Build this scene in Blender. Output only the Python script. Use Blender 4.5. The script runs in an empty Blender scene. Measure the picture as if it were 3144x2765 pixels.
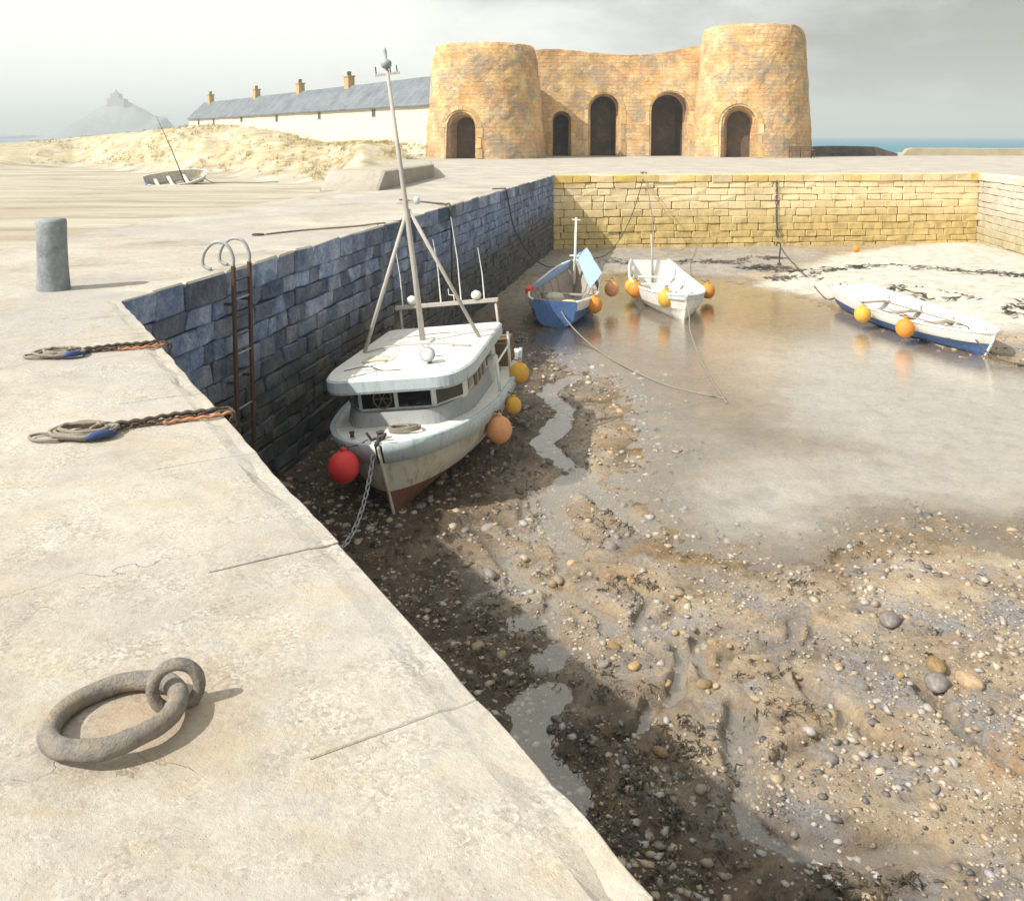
import bpy, bmesh, math, random
import numpy as np
from mathutils import Vector, Matrix, Euler, geometry

random.seed(7); rng = np.random.default_rng(7)
R = math.radians
scene = bpy.context.scene
COL = scene.collection

# ------------------------------------------------------------------ camera
cam_d = bpy.data.cameras.new('camera'); cam = bpy.data.objects.new('camera', cam_d); COL.objects.link(cam)
cam.location = (0, 0, 2.0); cam.rotation_euler = (R(85), 0, 0)
cam_d.sensor_width = 36; cam_d.lens = 31.70; cam_d.shift_y = -0.2297
cam_d.clip_start = 0.05; cam_d.clip_end = 20000
scene.camera = cam
# ------------------------------------------------------------------ sky and sun
SUN_AZ, SUN_EL = 29.0, 43.0          # shadows run to the right and away, this many degrees from +x
world = bpy.data.worlds.new('World'); scene.world = world; world.use_nodes = True
wn = world.node_tree; wn.nodes.clear()
def WN(t, **k):
    n = wn.nodes.new(t)
    for a, v in k.items(): setattr(n, a, v)
    return n
def wmath(op, a, b=None, clamp=False):
    n = WN('ShaderNodeMath', operation=op, use_clamp=clamp)
    for i, v in enumerate((a, b)):
        if v is None: continue
        if isinstance(v, (int, float)): n.inputs[i].default_value = v
        else: wn.links.new(v, n.inputs[i])
    return n.outputs[0]
sky = WN('ShaderNodeTexSky', sky_type='NISHITA', sun_disc=False)
sky.sun_elevation = R(SUN_EL)
sky.sun_rotation = math.atan2(-math.cos(R(SUN_AZ)), -math.sin(R(SUN_AZ)))   # towards the sun, from +y clockwise
sky.air_density = 1.0; sky.dust_density = 1.2; sky.ozone_density = 1.0
tc = WN('ShaderNodeTexCoord'); sep = WN('ShaderNodeSeparateXYZ'); wn.links.new(tc.outputs['Generated'], sep.inputs[0])
mp = WN('ShaderNodeMapping'); mp.inputs['Scale'].default_value = (1.0, 1.0, 2.6); wn.links.new(tc.outputs['Generated'], mp.inputs[0])
nz = WN('ShaderNodeTexNoise'); nz.inputs['Scale'].default_value = 1.7; nz.inputs['Detail'].default_value = 7; nz.inputs['Roughness'].default_value = .62
wn.links.new(mp.outputs[0], nz.inputs['Vector'])
nz2 = WN('ShaderNodeTexNoise'); nz2.inputs['Scale'].default_value = 6.5; nz2.inputs['Detail'].default_value = 8; nz2.inputs['Roughness'].default_value = .65
wn.links.new(mp.outputs[0], nz2.inputs['Vector'])
cv = wmath('ADD', wmath('MULTIPLY', nz.outputs[0], .75), wmath('MULTIPLY', nz2.outputs[0], .25))
# a bank of grey cloud fills the quarter of the sky to the right of the view
bank = wmath('ADD', wmath('MULTIPLY', sep.outputs[0], .86), wmath('MULTIPLY', sep.outputs[1], .10))
gr = wmath('ADD', bank, wmath('ADD', wmath('MULTIPLY', cv, 1.5), -.47))
ramp = WN('ShaderNodeValToRGB'); wn.links.new(gr, ramp.inputs[0])
cr = ramp.color_ramp; cr.elements[0].position = .28; cr.elements[0].color = (.885, .875, .795, 1)
cr.elements[1].position = .78; cr.elements[1].color = (.26, .235, .19, 1)
e = cr.elements.new(.46); e.color = (.70, .705, .65, 1)
sk = WN('ShaderNodeMix', data_type='RGBA'); sk.inputs[0].default_value = .90
skm = WN('ShaderNodeVectorMath', operation='SCALE'); skm.inputs[3].default_value = .11; wn.links.new(sky.outputs[0], skm.inputs[0])
clm = WN('ShaderNodeVectorMath', operation='SCALE'); clm.inputs[3].default_value = 1.2; wn.links.new(ramp.outputs[0], clm.inputs[0])
wn.links.new(skm.outputs[0], sk.inputs[6]); wn.links.new(clm.outputs[0], sk.inputs[7])
bg = WN('ShaderNodeBackground'); bg.inputs[1].default_value = 1.0; wn.links.new(sk.outputs[2], bg.inputs[0])
wo = WN('ShaderNodeOutputWorld'); wn.links.new(bg.outputs[0], wo.inputs[0])

sd = bpy.data.lights.new('sun', 'SUN'); sd.energy = 5.0; sd.angle = R(.6); sd.color = (1, .93, .83)
sun = bpy.data.objects.new('sun', sd); COL.objects.link(sun)
ce = math.cos(R(SUN_EL))
sun.rotation_euler = Vector((math.cos(R(SUN_AZ))*ce, math.sin(R(SUN_AZ))*ce, -math.sin(R(SUN_EL)))).to_track_quat('-Z', 'Y').to_euler()
scene.view_settings.view_transform = 'Standard'; scene.view_settings.look = 'None'
scene.view_settings.exposure = 0.32; scene.view_settings.gamma = 1.0
scene.render.engine = 'CYCLES'
scene.cycles.max_bounces = 6; scene.cycles.volume_bounces = 0; scene.cycles.transparent_max_bounces = 12

# ------------------------------------------------------------------ material helpers
class NT:
    def __init__(s, name):
        s.m = bpy.data.materials.new(name); s.m.use_nodes = True
        s.t = s.m.node_tree; s.t.nodes.clear()
        s.out = s.t.nodes.new('ShaderNodeOutputMaterial')
    def n(s, t, ins=None, **k):
        n = s.t.nodes.new(t)
        for a, v in k.items(): setattr(n, a, v)
        for i, v in (ins or {}).items(): s.set(n.inputs[i], v)
        return n
    def set(s, sock, v):
        if isinstance(v, bpy.types.NodeSocket): s.t.links.new(v, sock)
        else: sock.default_value = v
    def math(s, op, a, b=0.0, clamp=False):
        n = s.n('ShaderNodeMath', operation=op, use_clamp=clamp); s.set(n.inputs[0], a); s.set(n.inputs[1], b); return n.outputs[0]
    def obj(s, sc=(1, 1, 1), src='Object'):
        t = s.n('ShaderNodeTexCoord'); mp = s.n('ShaderNodeMapping', {0: t.outputs[src], 3: sc}); return mp.outputs[0]
    def world(s, sc=(1, 1, 1)):
        g = s.n('ShaderNodeNewGeometry'); mp = s.n('ShaderNodeMapping', {0: g.outputs['Position'], 3: sc}); return mp.outputs[0]
    def noise(s, vec, scale, detail=6, rough=.6, dist=0.0):
        return s.n('ShaderNodeTexNoise', {'Vector': vec, 'Scale': scale, 'Detail': detail, 'Roughness': rough, 'Distortion': dist}).outputs[0]
    def ramp(s, f, stops):
        n = s.n('ShaderNodeValToRGB', {0: f}); c = n.color_ramp
        while len(c.elements) < len(stops): c.elements.new(.5)
        for e, (p, col) in zip(c.elements, stops):
            e.position = p; e.color = (*col, 1) if len(col) == 3 else col
        return n.outputs[0]
    def fac(s, f, lo, hi):
        n = s.n('ShaderNodeMapRange', {0: f, 1: lo, 2: hi}); n.clamp = True; return n.outputs[0]
    def mix(s, f, a, b, mode='MIX'):
        n = s.n('ShaderNodeMix', data_type='RGBA', blend_type=mode); s.set(n.inputs[0], f)
        for i, v in ((6, a), (7, b)):
            s.set(n.inputs[i], (*v, 1) if isinstance(v, tuple) and len(v) == 3 else v)
        return n.outputs[2]
    def bump(s, hgt, strength=.5, dist=.02, nrm=None):
        ins = {'Height': hgt, 'Strength': strength, 'Distance': dist}
        if nrm is not None: ins['Normal'] = nrm
        return s.n('ShaderNodeBump', ins).outputs[0]
    def pbr(s, col, rough=.8, nrm=None, metal=0.0, spec=.5, **k):
        ins = {'Base Color': (*col, 1) if isinstance(col, tuple) and len(col) == 3 else col, 'Roughness': rough, 'Metallic': metal, 'Specular IOR Level': spec}
        if nrm is not None: ins['Normal'] = nrm
        ins.update(k)
        b = s.n('ShaderNodeBsdfPrincipled', ins); s.t.links.new(b.outputs[0], s.out.inputs[0]); return s.m
    def rnd(s): return s.n('ShaderNodeObjectInfo').outputs['Random']
    def attr(s, name): return s.n('ShaderNodeAttribute', attribute_name=name).outputs['Fac']

M = {}
def painted(name, col, rough=.45, wear=.25, dirt=(.25, .2, .15), scale=3.0, spec=.4):
    k = NT(name); v = k.obj()
    a = k.noise(v, scale, 8, .7); b = k.noise(v, scale*7, 6, .7)
    sv = k.obj((3, 3, .5)); st = k.noise(sv, scale*1.5, 5, .7)
    c = k.mix(k.math('MULTIPLY', k.fac(a, .45, .75), wear), col, tuple(x*.7 for x in col))
    c = k.mix(k.math('MULTIPLY', k.fac(st, .51, .70), wear*1.3, True), c, dirt)
    pt = k.noise(k.obj((1, 1, 1.6)), scale*.6, 9, .75, .5); c = k.mix(k.math('MULTIPLY', k.fac(pt, .55, .66), wear*.9, True), c, tuple(x*.55+y*.45 for x, y in zip(col, dirt)))
    c = k.mix(k.math('MULTIPLY', k.fac(b, .62, .72), wear), c, dirt)
    M[name] = k.pbr(c, k.math('ADD', rough, k.math('MULTIPLY', a, .25)), k.bump(b, .15, .01), spec=spec)
    return M[name]
def stone(name, cols, scale=1.6, fine=14, bump=.6, dist=.03, perobj=.0, tide=None, rough=.85, src='Object'):
    """cols: dark, mid, light. tide: (z_high, z_low, weed colours) = weed and silt below the tide line."""
    k = NT(name); v = k.obj() if src == 'Object' else k.world()
    a = k.noise(v, scale, 8, .65, .3); b = k.noise(v, fine, 8, .7); c0 = k.noise(v, scale*.28, 4, .5)
    f = k.math('ADD', k.math('MULTIPLY', a, .6), k.math('MULTIPLY', b, .4))
    col = k.ramp(f, [(.32, cols[0]), (.5, cols[1]), (.68, cols[2])])
    col = k.mix(k.math('MULTIPLY', k.fac(c0, .4, .65), .35), col, cols[0])
    if perobj:
        r = k.rnd()
        hs = k.n('ShaderNodeHueSaturation', {'Hue': k.fac(k.math('FRACT', k.math('MULTIPLY', r, 7.31)), -10, 10.0) if False else .5,
                 'Saturation': k.math('ADD', .8, k.math('MULTIPLY', k.math('FRACT', k.math('MULTIPLY', r, 7.31)), .45)),
                 'Value': k.math('ADD', 1-perobj, k.math('MULTIPLY', r, perobj*2)), 'Color': col})
        col = hs.outputs[0]
    if tide:
        z = k.n('ShaderNodeSeparateXYZ', {0: k.world()}).outputs[2]
        zz = k.math('ADD', z, k.math('MULTIPLY', k.math('SUBTRACT', k.noise(k.world((1, 1, .6)), .7, 7, .65), .5), 1.1))
        t = k.fac(zz, tide[0], tide[1])
        wn_ = k.noise(k.world((1, 1, .5)), 3.2, 8, .7)
        wc = k.ramp(wn_, [(.3, tide[2]), (.52, tide[3]), (.7, tide[4])])
        col = k.mix(k.math('MULTIPLY', t, .82), col, wc)
    h = k.math('ADD', k.math('MULTIPLY', a, .7), k.math('MULTIPLY', b, .5))
    M[name] = k.pbr(col, rough, k.bump(h, bump, dist), spec=.3)
    return M[name]

# wall of the left pier: cool grey stone, weed below the tide line
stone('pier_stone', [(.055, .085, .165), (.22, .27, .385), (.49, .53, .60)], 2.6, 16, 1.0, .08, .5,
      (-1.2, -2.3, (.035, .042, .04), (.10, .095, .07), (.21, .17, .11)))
stone('coping', [(.20, .22, .26), (.37, .39, .42), (.54, .54, .53)], 2.0, 18, .8, .04, .2)
stone('back_stone', [(.50, .36, .15), (.74, .57, .27), (.84, .71, .43)], 1.0, 9, .7, .05, .12,
      (-1.2, -2.6, (.24, .21, .08), (.54, .40, .14), (.68, .50, .22)))
stone('pale_stone', [(.40, .37, .30), (.58, .55, .47), (.70, .68, .60)], .9, 9, .6, .04, .10,
      (-1.6, -3.2, (.25, .2, .1), (.42, .35, .2), (.5, .44, .3)))
# worn quay top: pale limestone, blotched
def quay_mat(name, k0):
    k = NT(name); v = k.world()
    a = k.noise(v, .55, 8, .62, .4); b = k.noise(v, 4.5, 8, .72, .2); c = k.noise(v, 38, 6, .75); g = k.noise(k.world((1, 2.2, 1)), 1.6, 7, .7, .6)
    f = k.math('ADD', k.math('MULTIPLY', a, .5), k.math('ADD', k.math('MULTIPLY', b, .35), k.math('MULTIPLY', c, .15)))
    col = k.ramp(f, [(.34, (.20, .18, .155)), (.43, (.345, .315, .265)), (.52, (.455, .43, .375)), (.64, (.55, .535, .49))])
    col = k.mix(k.math('MULTIPLY', k.fac(g, .52, .70), .6), col, (.46, .37, .24))
    col = k.mix(k.math('MULTIPLY', k.fac(k.noise(v, 1.15, 9, .75, .5), .54, .68), .55), col, (.30, .29, .30))
    col = k.mix(k.math('MULTIPLY', k.fac(b, .57, .70), .6), col, (.25, .245, .255))
    col = k.mix(k.math('MULTIPLY', k.fac(c, .62, .75), .45), col, (.22, .19, .15))
    big = k.noise(v, .33, 7, .6, .8); col = k.mix(k.math('MULTIPLY', k.fac(big, .47, .62), .6), col, (.355, .345, .35))
    li = k.noise(v, 2.7, 9, .8, .2); col = k.mix(k.math('MULTIPLY', k.fac(li, .61, .68), .6), col, (.52, .43, .22))
    sp = k.n('ShaderNodeTexVoronoi', {'Vector': v, 'Scale': 7.0, 'Randomness': 1.0}).outputs[0]
    col = k.mix(k.math('MULTIPLY', k.math('MULTIPLY', k.fac(sp, .075, .045), k.fac(k.noise(v, .9, 3, .5), .5, .56)), .75), col, (.16, .14, .12))
    crk = k.n('ShaderNodeTexVoronoi', {'Vector': k.n('ShaderNodeVectorMath', {0: v, 1: k.n('ShaderNodeTexNoise', {'Vector': v, 'Scale': 2.2, 'Detail': 6.0}).outputs[1]}, operation='ADD').outputs[0], 'Scale': .55}, feature='DISTANCE_TO_EDGE').outputs[0]
    cf = k.math('MULTIPLY', k.fac(crk, .005, .0005), k.fac(k.noise(v, .9, 5, .7), .5, .62)); col = k.mix(k.math('MULTIPLY', cf, .55), col, (.14, .12, .1))
    ag = k.n('ShaderNodeTexVoronoi', {'Vector': v, 'Scale': 75.0}).outputs[1]; agv = k.n('ShaderNodeSeparateXYZ', {0: ag}).outputs[0]
    agm = k.fac(k.noise(v, 1.9, 7, .75, .3), .44, .60)
    col = k.mix(k.math('MULTIPLY', agm, .42), col, k.ramp(agv, [(.0, (.16, .145, .13)), (.4, (.40, .36, .29)), (.7, (.52, .50, .46)), (1, (.66, .65, .61))]))
    rs_ = k.n('ShaderNodeVectorMath', {0: v, 1: (-1.25, 2.98, 0)}, operation='DISTANCE').outputs['Value']
    rs_ = k.math('ADD', rs_, k.math('MULTIPLY', k.noise(v, 3.5, 7, .75), .6))
    col = k.mix(k.math('MULTIPLY', k.fac(rs_, .72, .42), .45), col, (.36, .24, .13))
    vor = k.n('ShaderNodeTexVoronoi', {'Vector': v, 'Scale': 55.0}).outputs[0]
    pits = k.fac(k.math('ADD', vor, k.math('MULTIPLY', b, .3)), .18, .34)
    h = k.math('ADD', k.math('MULTIPLY', b, 1.6), k.math('ADD', k.math('MULTIPLY', c, .4), k.math('MULTIPLY', pits, .22)))
    h = k.math('ADD', h, k.math('MULTIPLY', li, 1.5)); h = k.math('SUBTRACT', h, k.math('MULTIPLY', cf, .5))
    M[name] = k.pbr(col, .9, k.bump(h, .55, .018), spec=.2)
quay_mat('quay', 0)
# kilns: warm sandstone in rough courses
def kiln_mat(name, round_):
    k = NT(name); v = k.obj()
    s = k.n('ShaderNodeSeparateXYZ', {0: v})
    at = k.math('ARCTAN2', s.outputs[0], s.outputs[1])
    uv = k.n('ShaderNodeCombineXYZ', {0: k.math('MULTIPLY', at, 5.4) if round_ else s.outputs[0], 1: s.outputs[2], 2: 0.0}).outputs[0]
    wob = k.n('ShaderNodeVectorMath', {0: uv, 1: k.n('ShaderNodeVectorMath', {0: k.n('ShaderNodeTexNoise', {'Vector': v, 'Scale': 1.3, 'Detail': 4.0}).outputs[1], 3: .28}, operation='SCALE').outputs[0]}, operation='ADD').outputs[0]
    br = k.n('ShaderNodeTexBrick', {'Vector': wob, 'Scale': 1.0, 'Mortar Size': .025, 'Brick Width': .72, 'Row Height': .36, 'Bias': 0.0, 'Color1': (.9, .9, .9, 1), 'Color2': (.35, .35, .35, 1), 'Mortar': (0, 0, 0, 1)})
    a = k.noise(v, .35, 8, .65, .4); b = k.noise(v, 1.6, 8, .7); c = k.noise(v, 9, 6, .7)
    f = k.math('ADD', k.math('MULTIPLY', a, .55), k.math('MULTIPLY', b, .45))
    col = k.ramp(f, [(.30, (.42, .30, .18)), (.42, (.70, .41, .18)), (.52, (.88, .60, .30)), (.62, (.92, .72, .43)), (.74, (.86, .73, .52))])
    col = k.mix(k.math('MULTIPLY', k.fac(k.noise(v, .5, 9, .75, .4), .46, .60), .72), col, (.38, .34, .28))
    col = k.mix(k.math('MULTIPLY', k.fac(k.noise(v, .3, 8, .7, .4), .52, .64), .5), col, (.66, .33, .17))
    col = k.mix(.17, col, br.outputs[0], 'MULTIPLY')
    col = k.mix(k.math('MULTIPLY', k.fac(s.outputs[2], 1.6, .0), k.math('MULTIPLY', b, .75)), col, (.38, .35, .31))
    h = k.math('ADD', k.math('MULTIPLY', b, 1.0), k.math('ADD', k.math('MULTIPLY', c, .7), k.math('MULTIPLY', br.outputs[1], -.16)))
    M[name] = k.pbr(col, .92, k.bump(h, 1.0, .2), spec=.15)
kiln_mat('kiln', True); kiln_mat('kiln_flat', False)
stone('arch_ring', [(.34, .25, .15), (.58, .40, .19), (.72, .55, .30)], 1.5, 12, .6, .05, .3)
stone('arch_inner', [(.05, .04, .035), (.12, .085, .06), (.22, .15, .095)], 1.2, 8, .7, .1)  # dark colour for faces deep inside the kiln arches
def bed_mat():
    k = NT('harbour_bed'); v = k.world()
    a = k.noise(v, .42, 8, .65, .5); b = k.noise(v, 2.2, 9, .72, .3); c = k.noise(v, 13, 8, .75); d = k.noise(v, 60, 5, .7)
    f = k.math('ADD', k.math('MULTIPLY', a, .4), k.math('ADD', k.math('MULTIPLY', b, .35), k.math('MULTIPLY', c, .25)))
    mud = k.ramp(f, [(.33, (.085, .065, .055)), (.42, (.27, .20, .135)), (.50, (.50, .395, .265)), (.58, (.62, .52, .38)), (.68, (.68, .62, .53))])
    mud = k.mix(k.math('MULTIPLY', k.fac(k.noise(v, 1.1, 7, .7, .5), .54, .68), .65), mud, (.42, .22, .08))
    mud = k.mix(k.math('MULTIPLY', k.fac(k.noise(v, .8, 9, .75, .3), .47, .60), .75), mud, k.ramp(c, [(.35, (.13, .14, .18)), (.55, (.33, .345, .38)), (.68, (.52, .53, .54))]))
    mud = k.mix(k.math('MULTIPLY', k.fac(c, .55, .67), .6), mud, (.07, .065, .075))
    mud = k.mix(k.math('MULTIPLY', k.fac(d, .62, .72), .5), mud, (.55, .49, .38))
    sand = k.ramp(b, [(.35, (.42, .38, .31)), (.5, (.58, .55, .48)), (.66, (.66, .64, .58))])
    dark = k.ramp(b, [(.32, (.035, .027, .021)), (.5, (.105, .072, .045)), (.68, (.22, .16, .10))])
    grey = k.ramp(b, [(.35, (.24, .23, .23)), (.5, (.36, .35, .34)), (.66, (.46, .45, .43))])
    gold_refl = k.ramp(b, [(.32, (.065, .035, .010)), (.5, (.22, .125, .03)), (.66, (.38, .235, .07))])  # amber reflection of back wall and kilns, painted onto the pool bed
    col = k.mix(k.attr('gold_refl'), mud, gold_refl)
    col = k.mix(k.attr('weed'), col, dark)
    col = k.mix(k.attr('wet'), col, grey)
    col = k.mix(k.attr('pale'), col, k.ramp(b, [(.34, (.50, .49, .46)), (.5, (.68, .68, .67)), (.66, (.76, .77, .77))]))  # pale sky reflection, painted onto the pool bed
    col = k.mix(k.attr('sand'), col, sand)
    h = k.math('ADD', k.math('MULTIPLY', b, .8), k.math('ADD', k.math('MULTIPLY', c, .8), k.math('MULTIPLY', d, .25)))
    sh = k.attr('shore'); col = k.mix(k.math('MULTIPLY', sh, .35), col, (.12, .085, .05))
    rough = k.math('SUBTRACT', .52, k.math('MULTIPLY', k.fac(b, .40, .62), .34))
    rough = k.math('SUBTRACT', rough, k.math('MULTIPLY', sh, .18))
    rough = k.math('ADD', rough, k.math('MULTIPLY', k.attr('sand'), .3), True)
    M['harbour_bed'] = k.pbr(col, rough, k.bump(h, 1.0, .06), spec=.65)
bed_mat()
def water_mat():
    k = NT('pool_water'); v = k.world((.9, 2.6, 1))
    a = k.noise(v, 2.4, 5, .6, .4); b = k.noise(k.world((1, 2.2, 1)), 11, 4, .6, .3)
    nrm = k.bump(k.math('ADD', a, k.math('MULTIPLY', b, .4)), .14, .05)
    fc = k.n('ShaderNodeLayerWeight', {0: .5, 'Normal': nrm}).outputs['Facing']
    fr = k.math('ADD', .11, k.math('MULTIPLY', k.math('POWER', fc, 4.0), .88), True)
    gl = k.n('ShaderNodeBsdfGlossy', {'Color': (1, 1, 1, 1), 'Roughness': .03, 'Normal': nrm}).outputs[0]
    tr = k.n('ShaderNodeBsdfTransparent', {0: (.93, .90, .84, 1)}).outputs[0]
    silt = k.n('ShaderNodeBsdfDiffuse', {0: (.66, .655, .63, 1)}).outputs[0]  # milky silt, also standing in for pale sky reflected in the water
    tr = k.n('ShaderNodeMixShader', {0: .06, 1: tr, 2: silt}).outputs[0]
    mx = k.n('ShaderNodeMixShader', {0: fr, 1: tr, 2: gl}); k.t.links.new(mx.outputs[0], k.out.inputs[0]); M['pool_water'] = k.m
water_mat()
def sea_mat():
    k = NT('sea'); v = k.world((.02, .12, 1)); a = k.noise(v, 1.0, 8, .65)
    col = k.ramp(a, [(.35, (.015, .12, .20)), (.55, (.03, .22, .30)), (.68, (.10, .34, .40))])
    M['sea'] = k.pbr(col, .5, k.bump(k.noise(k.world((.3, 1, 1)), 1.0, 8, .7), .5, .3), spec=.2)
sea_mat()
def beach_mat():
    k = NT('beach'); v = k.world(); st = k.noise(k.world((.10, .55, 1)), 1.0, 8, .65, .6); b = k.noise(v, 2.0, 8, .7); a = k.noise(v, .16, 7, .65, .5)
    sand = k.ramp(st, [(.32, (.24, .21, .165)), (.45, (.36, .325, .26)), (.56, (.44, .41, .34)), (.7, (.53, .51, .45))])
    gr = k.ramp(k.noise(v, .5, 8, .7, .6), [(.33, (.24, .21, .17)), (.43, (.40, .33, .18)), (.52, (.48, .41, .25)), (.62, (.56, .53, .45))])
    col = k.mix(k.attr('dune'), sand, gr)
    col = k.mix(k.math('MULTIPLY', k.attr('damp'), k.fac(st, .38, .6)), col, (.30, .225, .13))
    M['beach'] = k.pbr(col, .95, k.bump(k.math('ADD', b, k.math('MULTIPLY', st, 1.5)), .7, .08), spec=.1)
beach_mat()
def grass_mat():
    k = NT('marram'); r = k.noise(k.world(), .55, 6, .7)
    col = k.ramp(r, [(.35, (.18, .15, .10)), (.48, (.38, .30, .12)), (.6, (.46, .38, .18)), (.72, (.34, .31, .22))])
    M['marram'] = k.pbr(col, .9, spec=.1)
grass_mat()
def slate_mat():
    k = NT('slate'); v = k.obj(); b = k.n('ShaderNodeTexBrick', {'Vector': k.obj((1, 1, 1)), 'Scale': 1.0, 'Brick Width': .5, 'Row Height': .35, 'Mortar Size': .02, 'Color1': (.12, .14, .165, 1), 'Color2': (.18, .20, .225, 1), 'Mortar': (.07, .09, .11, 1)})
    col = k.mix(.6, b.outputs[0], k.ramp(k.noise(v, .5, 8, .7), [(.35, (.09, .105, .125)), (.6, (.21, .235, .26))]))
    M['slate'] = k.pbr(col, .75, k.bump(k.noise(v, 4, 6, .7), .5, .05), spec=.3)
slate_mat()
painted('limewash', (.72, .66, .52), .9, .35, (.42, .36, .26), .9, .1)
painted('kiln_brick', (.52, .36, .18), .9, .4, (.2, .17, .15), 2, .1)
painted('boat_white', (.76, .76, .72), .42, 0.37, (.34, .28, .2), 2.5)
painted('hull_cream', (.56, .55, .47), .5, 0.71, (.36, .27, .16), 1.8)
painted('hull_blue', (.10, .20, .46), .45, 0.59, (.05, .06, .1), 3)
painted('band_blue', (.50, .57, .60), .45, 0.51, (.2, .3, .34), 2.5)
painted('canvas_blue', (.33, .46, .68), .85, .25, (.2, .27, .4), 4, .1)
painted('bottom_red', (.20, .095, .065), .7, .5, (.09, .06, .05), 4, .2)
painted('wood_grey', (.36, .32, .27), .8, .5, (.13, .10, .08), 6, .2)
painted('wood_brown', (.20, .14, .09), .75, .5, (.06, .05, .04), 6, .2)
painted('pole_paint', (.46, .43, .39), .6, .4, (.22, .17, .13), 5, .3)
painted('dark_metal', (.06, .058, .06), .6, .5, (.15, .08, .05), 6, .4)
painted('grey_metal', (.34, .36, .37), .5, .3, (.18, .14, .11), 6, .5)
painted('ladder_rust', (.10, .065, .05), .85, .6, (.2, .09, .045), 5, .2)
painted('buoy_orange', (.68, .25, .035), .5, 0.59, (.4, .26, .05), 13)
painted('buoy_yellow', (.70, .40, .06), .5, 0.68, (.5, .2, .04), 13)
painted('buoy_pink', (.74, .33, .16), .5, 0.68, (.58, .4, .2), 13)
painted('buoy_red', (.70, .045, .045), .42, .25, (.4, .03, .03), 13)
painted('rope_grey', (.27, .24, .20), .95, .5, (.10, .09, .08), 20, .1)
painted('rope_dark', (.12, .10, .085), .95, .5, (.03, .03, .03), 20, .1)
painted('rope_orange', (.50, .24, .13), .9, .4, (.4, .2, .1), 20, .1)
painted('shade_blue', (.055, .085, .21), .9, .4, (.04, .05, .1), 20, .1)  # colour of the shadow dab built beside each coil
stone('iron_ring', [(.12, .12, .14), (.33, .30, .26), (.56, .41, .22)], 11, 75, 1.0, .03, rough=.8)
painted('chain_grey', (.40, .42, .44), .5, .4, (.2, .16, .13), 14, .5)
painted('lime_yellow', (.62, .56, .34), .8, .3, (.4, .33, .2), 3, .2)
stone('rust_chain', [(.05, .045, .04), (.15, .115, .09), (.32, .19, .11)], 12, 60, .6, .01)
stone('bollard_stone', [(.12, .13, .14), (.26, .28, .30), (.40, .42, .42)], 2.6, 20, .7, .02)
stone('rock_tan', [(.17, .115, .07), (.38, .28, .17), (.54, .44, .30)], 3, 30, .5, .02, .35, rough=.7)
stone('rock_grey', [(.09, .085, .085), (.22, .20, .185), (.38, .35, .31)], 3, 30, .5, .02, .4, rough=.6)
stone('rock_dark', [(.05, .045, .045), (.12, .105, .095), (.24, .2, .17)], 1.5, 10, .8, .05)
stone('parapet', [(.26, .235, .19), (.42, .39, .33), (.52, .49, .43)], .9, 9, .7, .05)
stone('far_tan', [(.30, .25, .17), (.42, .36, .26), (.5, .45, .35)], .8, 6, .7, .05)
stone('far_rock', [(.16, .18, .20), (.28, .30, .31), (.40, .40, .38)], .02, .12, .6, 3)
stone('far_wall', [(.30, .26, .22), (.4, .36, .31), (.5, .46, .4)], .05, .4, .3, .5)
k = NT('pebble'); M['pebble'] = k.pbr(k.ramp(k.attr('tone'), [(0, (.10, .095, .095)), (.25, (.22, .185, .15)), (.5, (.40, .32, .22)), (.72, (.34, .335, .345)), (.88, (.50, .43, .32)), (1, (.54, .52, .48))]), k.math('ADD', .35, k.math('MULTIPLY', k.noise(k.world(), 30, 3, .5), .3)), k.bump(k.noise(k.world(), 60, 5, .7), .4, .006), spec=.5)
k = NT('seaweed'); M['seaweed'] = k.pbr(k.ramp(k.noise(k.world(), 5, 5, .7), [(.35, (.018, .016, .012)), (.55, (.06, .045, .022)), (.7, (.13, .09, .035))]), .45, spec=.5)
k = NT('wrack'); M['wrack'] = k.pbr(k.ramp(k.noise(k.world(), 3, 5, .7), [(.35, (.03, .03, .03)), (.7, (.12, .10, .08))]), .7, spec=.3)
k = NT('glass_dark'); M['glass_dark'] = k.pbr((.012, .013, .016), .08, spec=.5)
k = NT('glass_pale'); M['glass_pale'] = k.pbr(k.ramp(k.noise(k.obj(), 3, 5, .6), [(.4, (.10, .09, .07)), (.65, (.35, .32, .24))]), .12, spec=.5)
k = NT('lamp_glass'); M['lamp_glass'] = k.pbr((.55, .6, .65), .1, spec=.8)
k = NT('window_dark'); M['window_dark'] = k.pbr((.06, .055, .05), .3, spec=.4)

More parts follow.
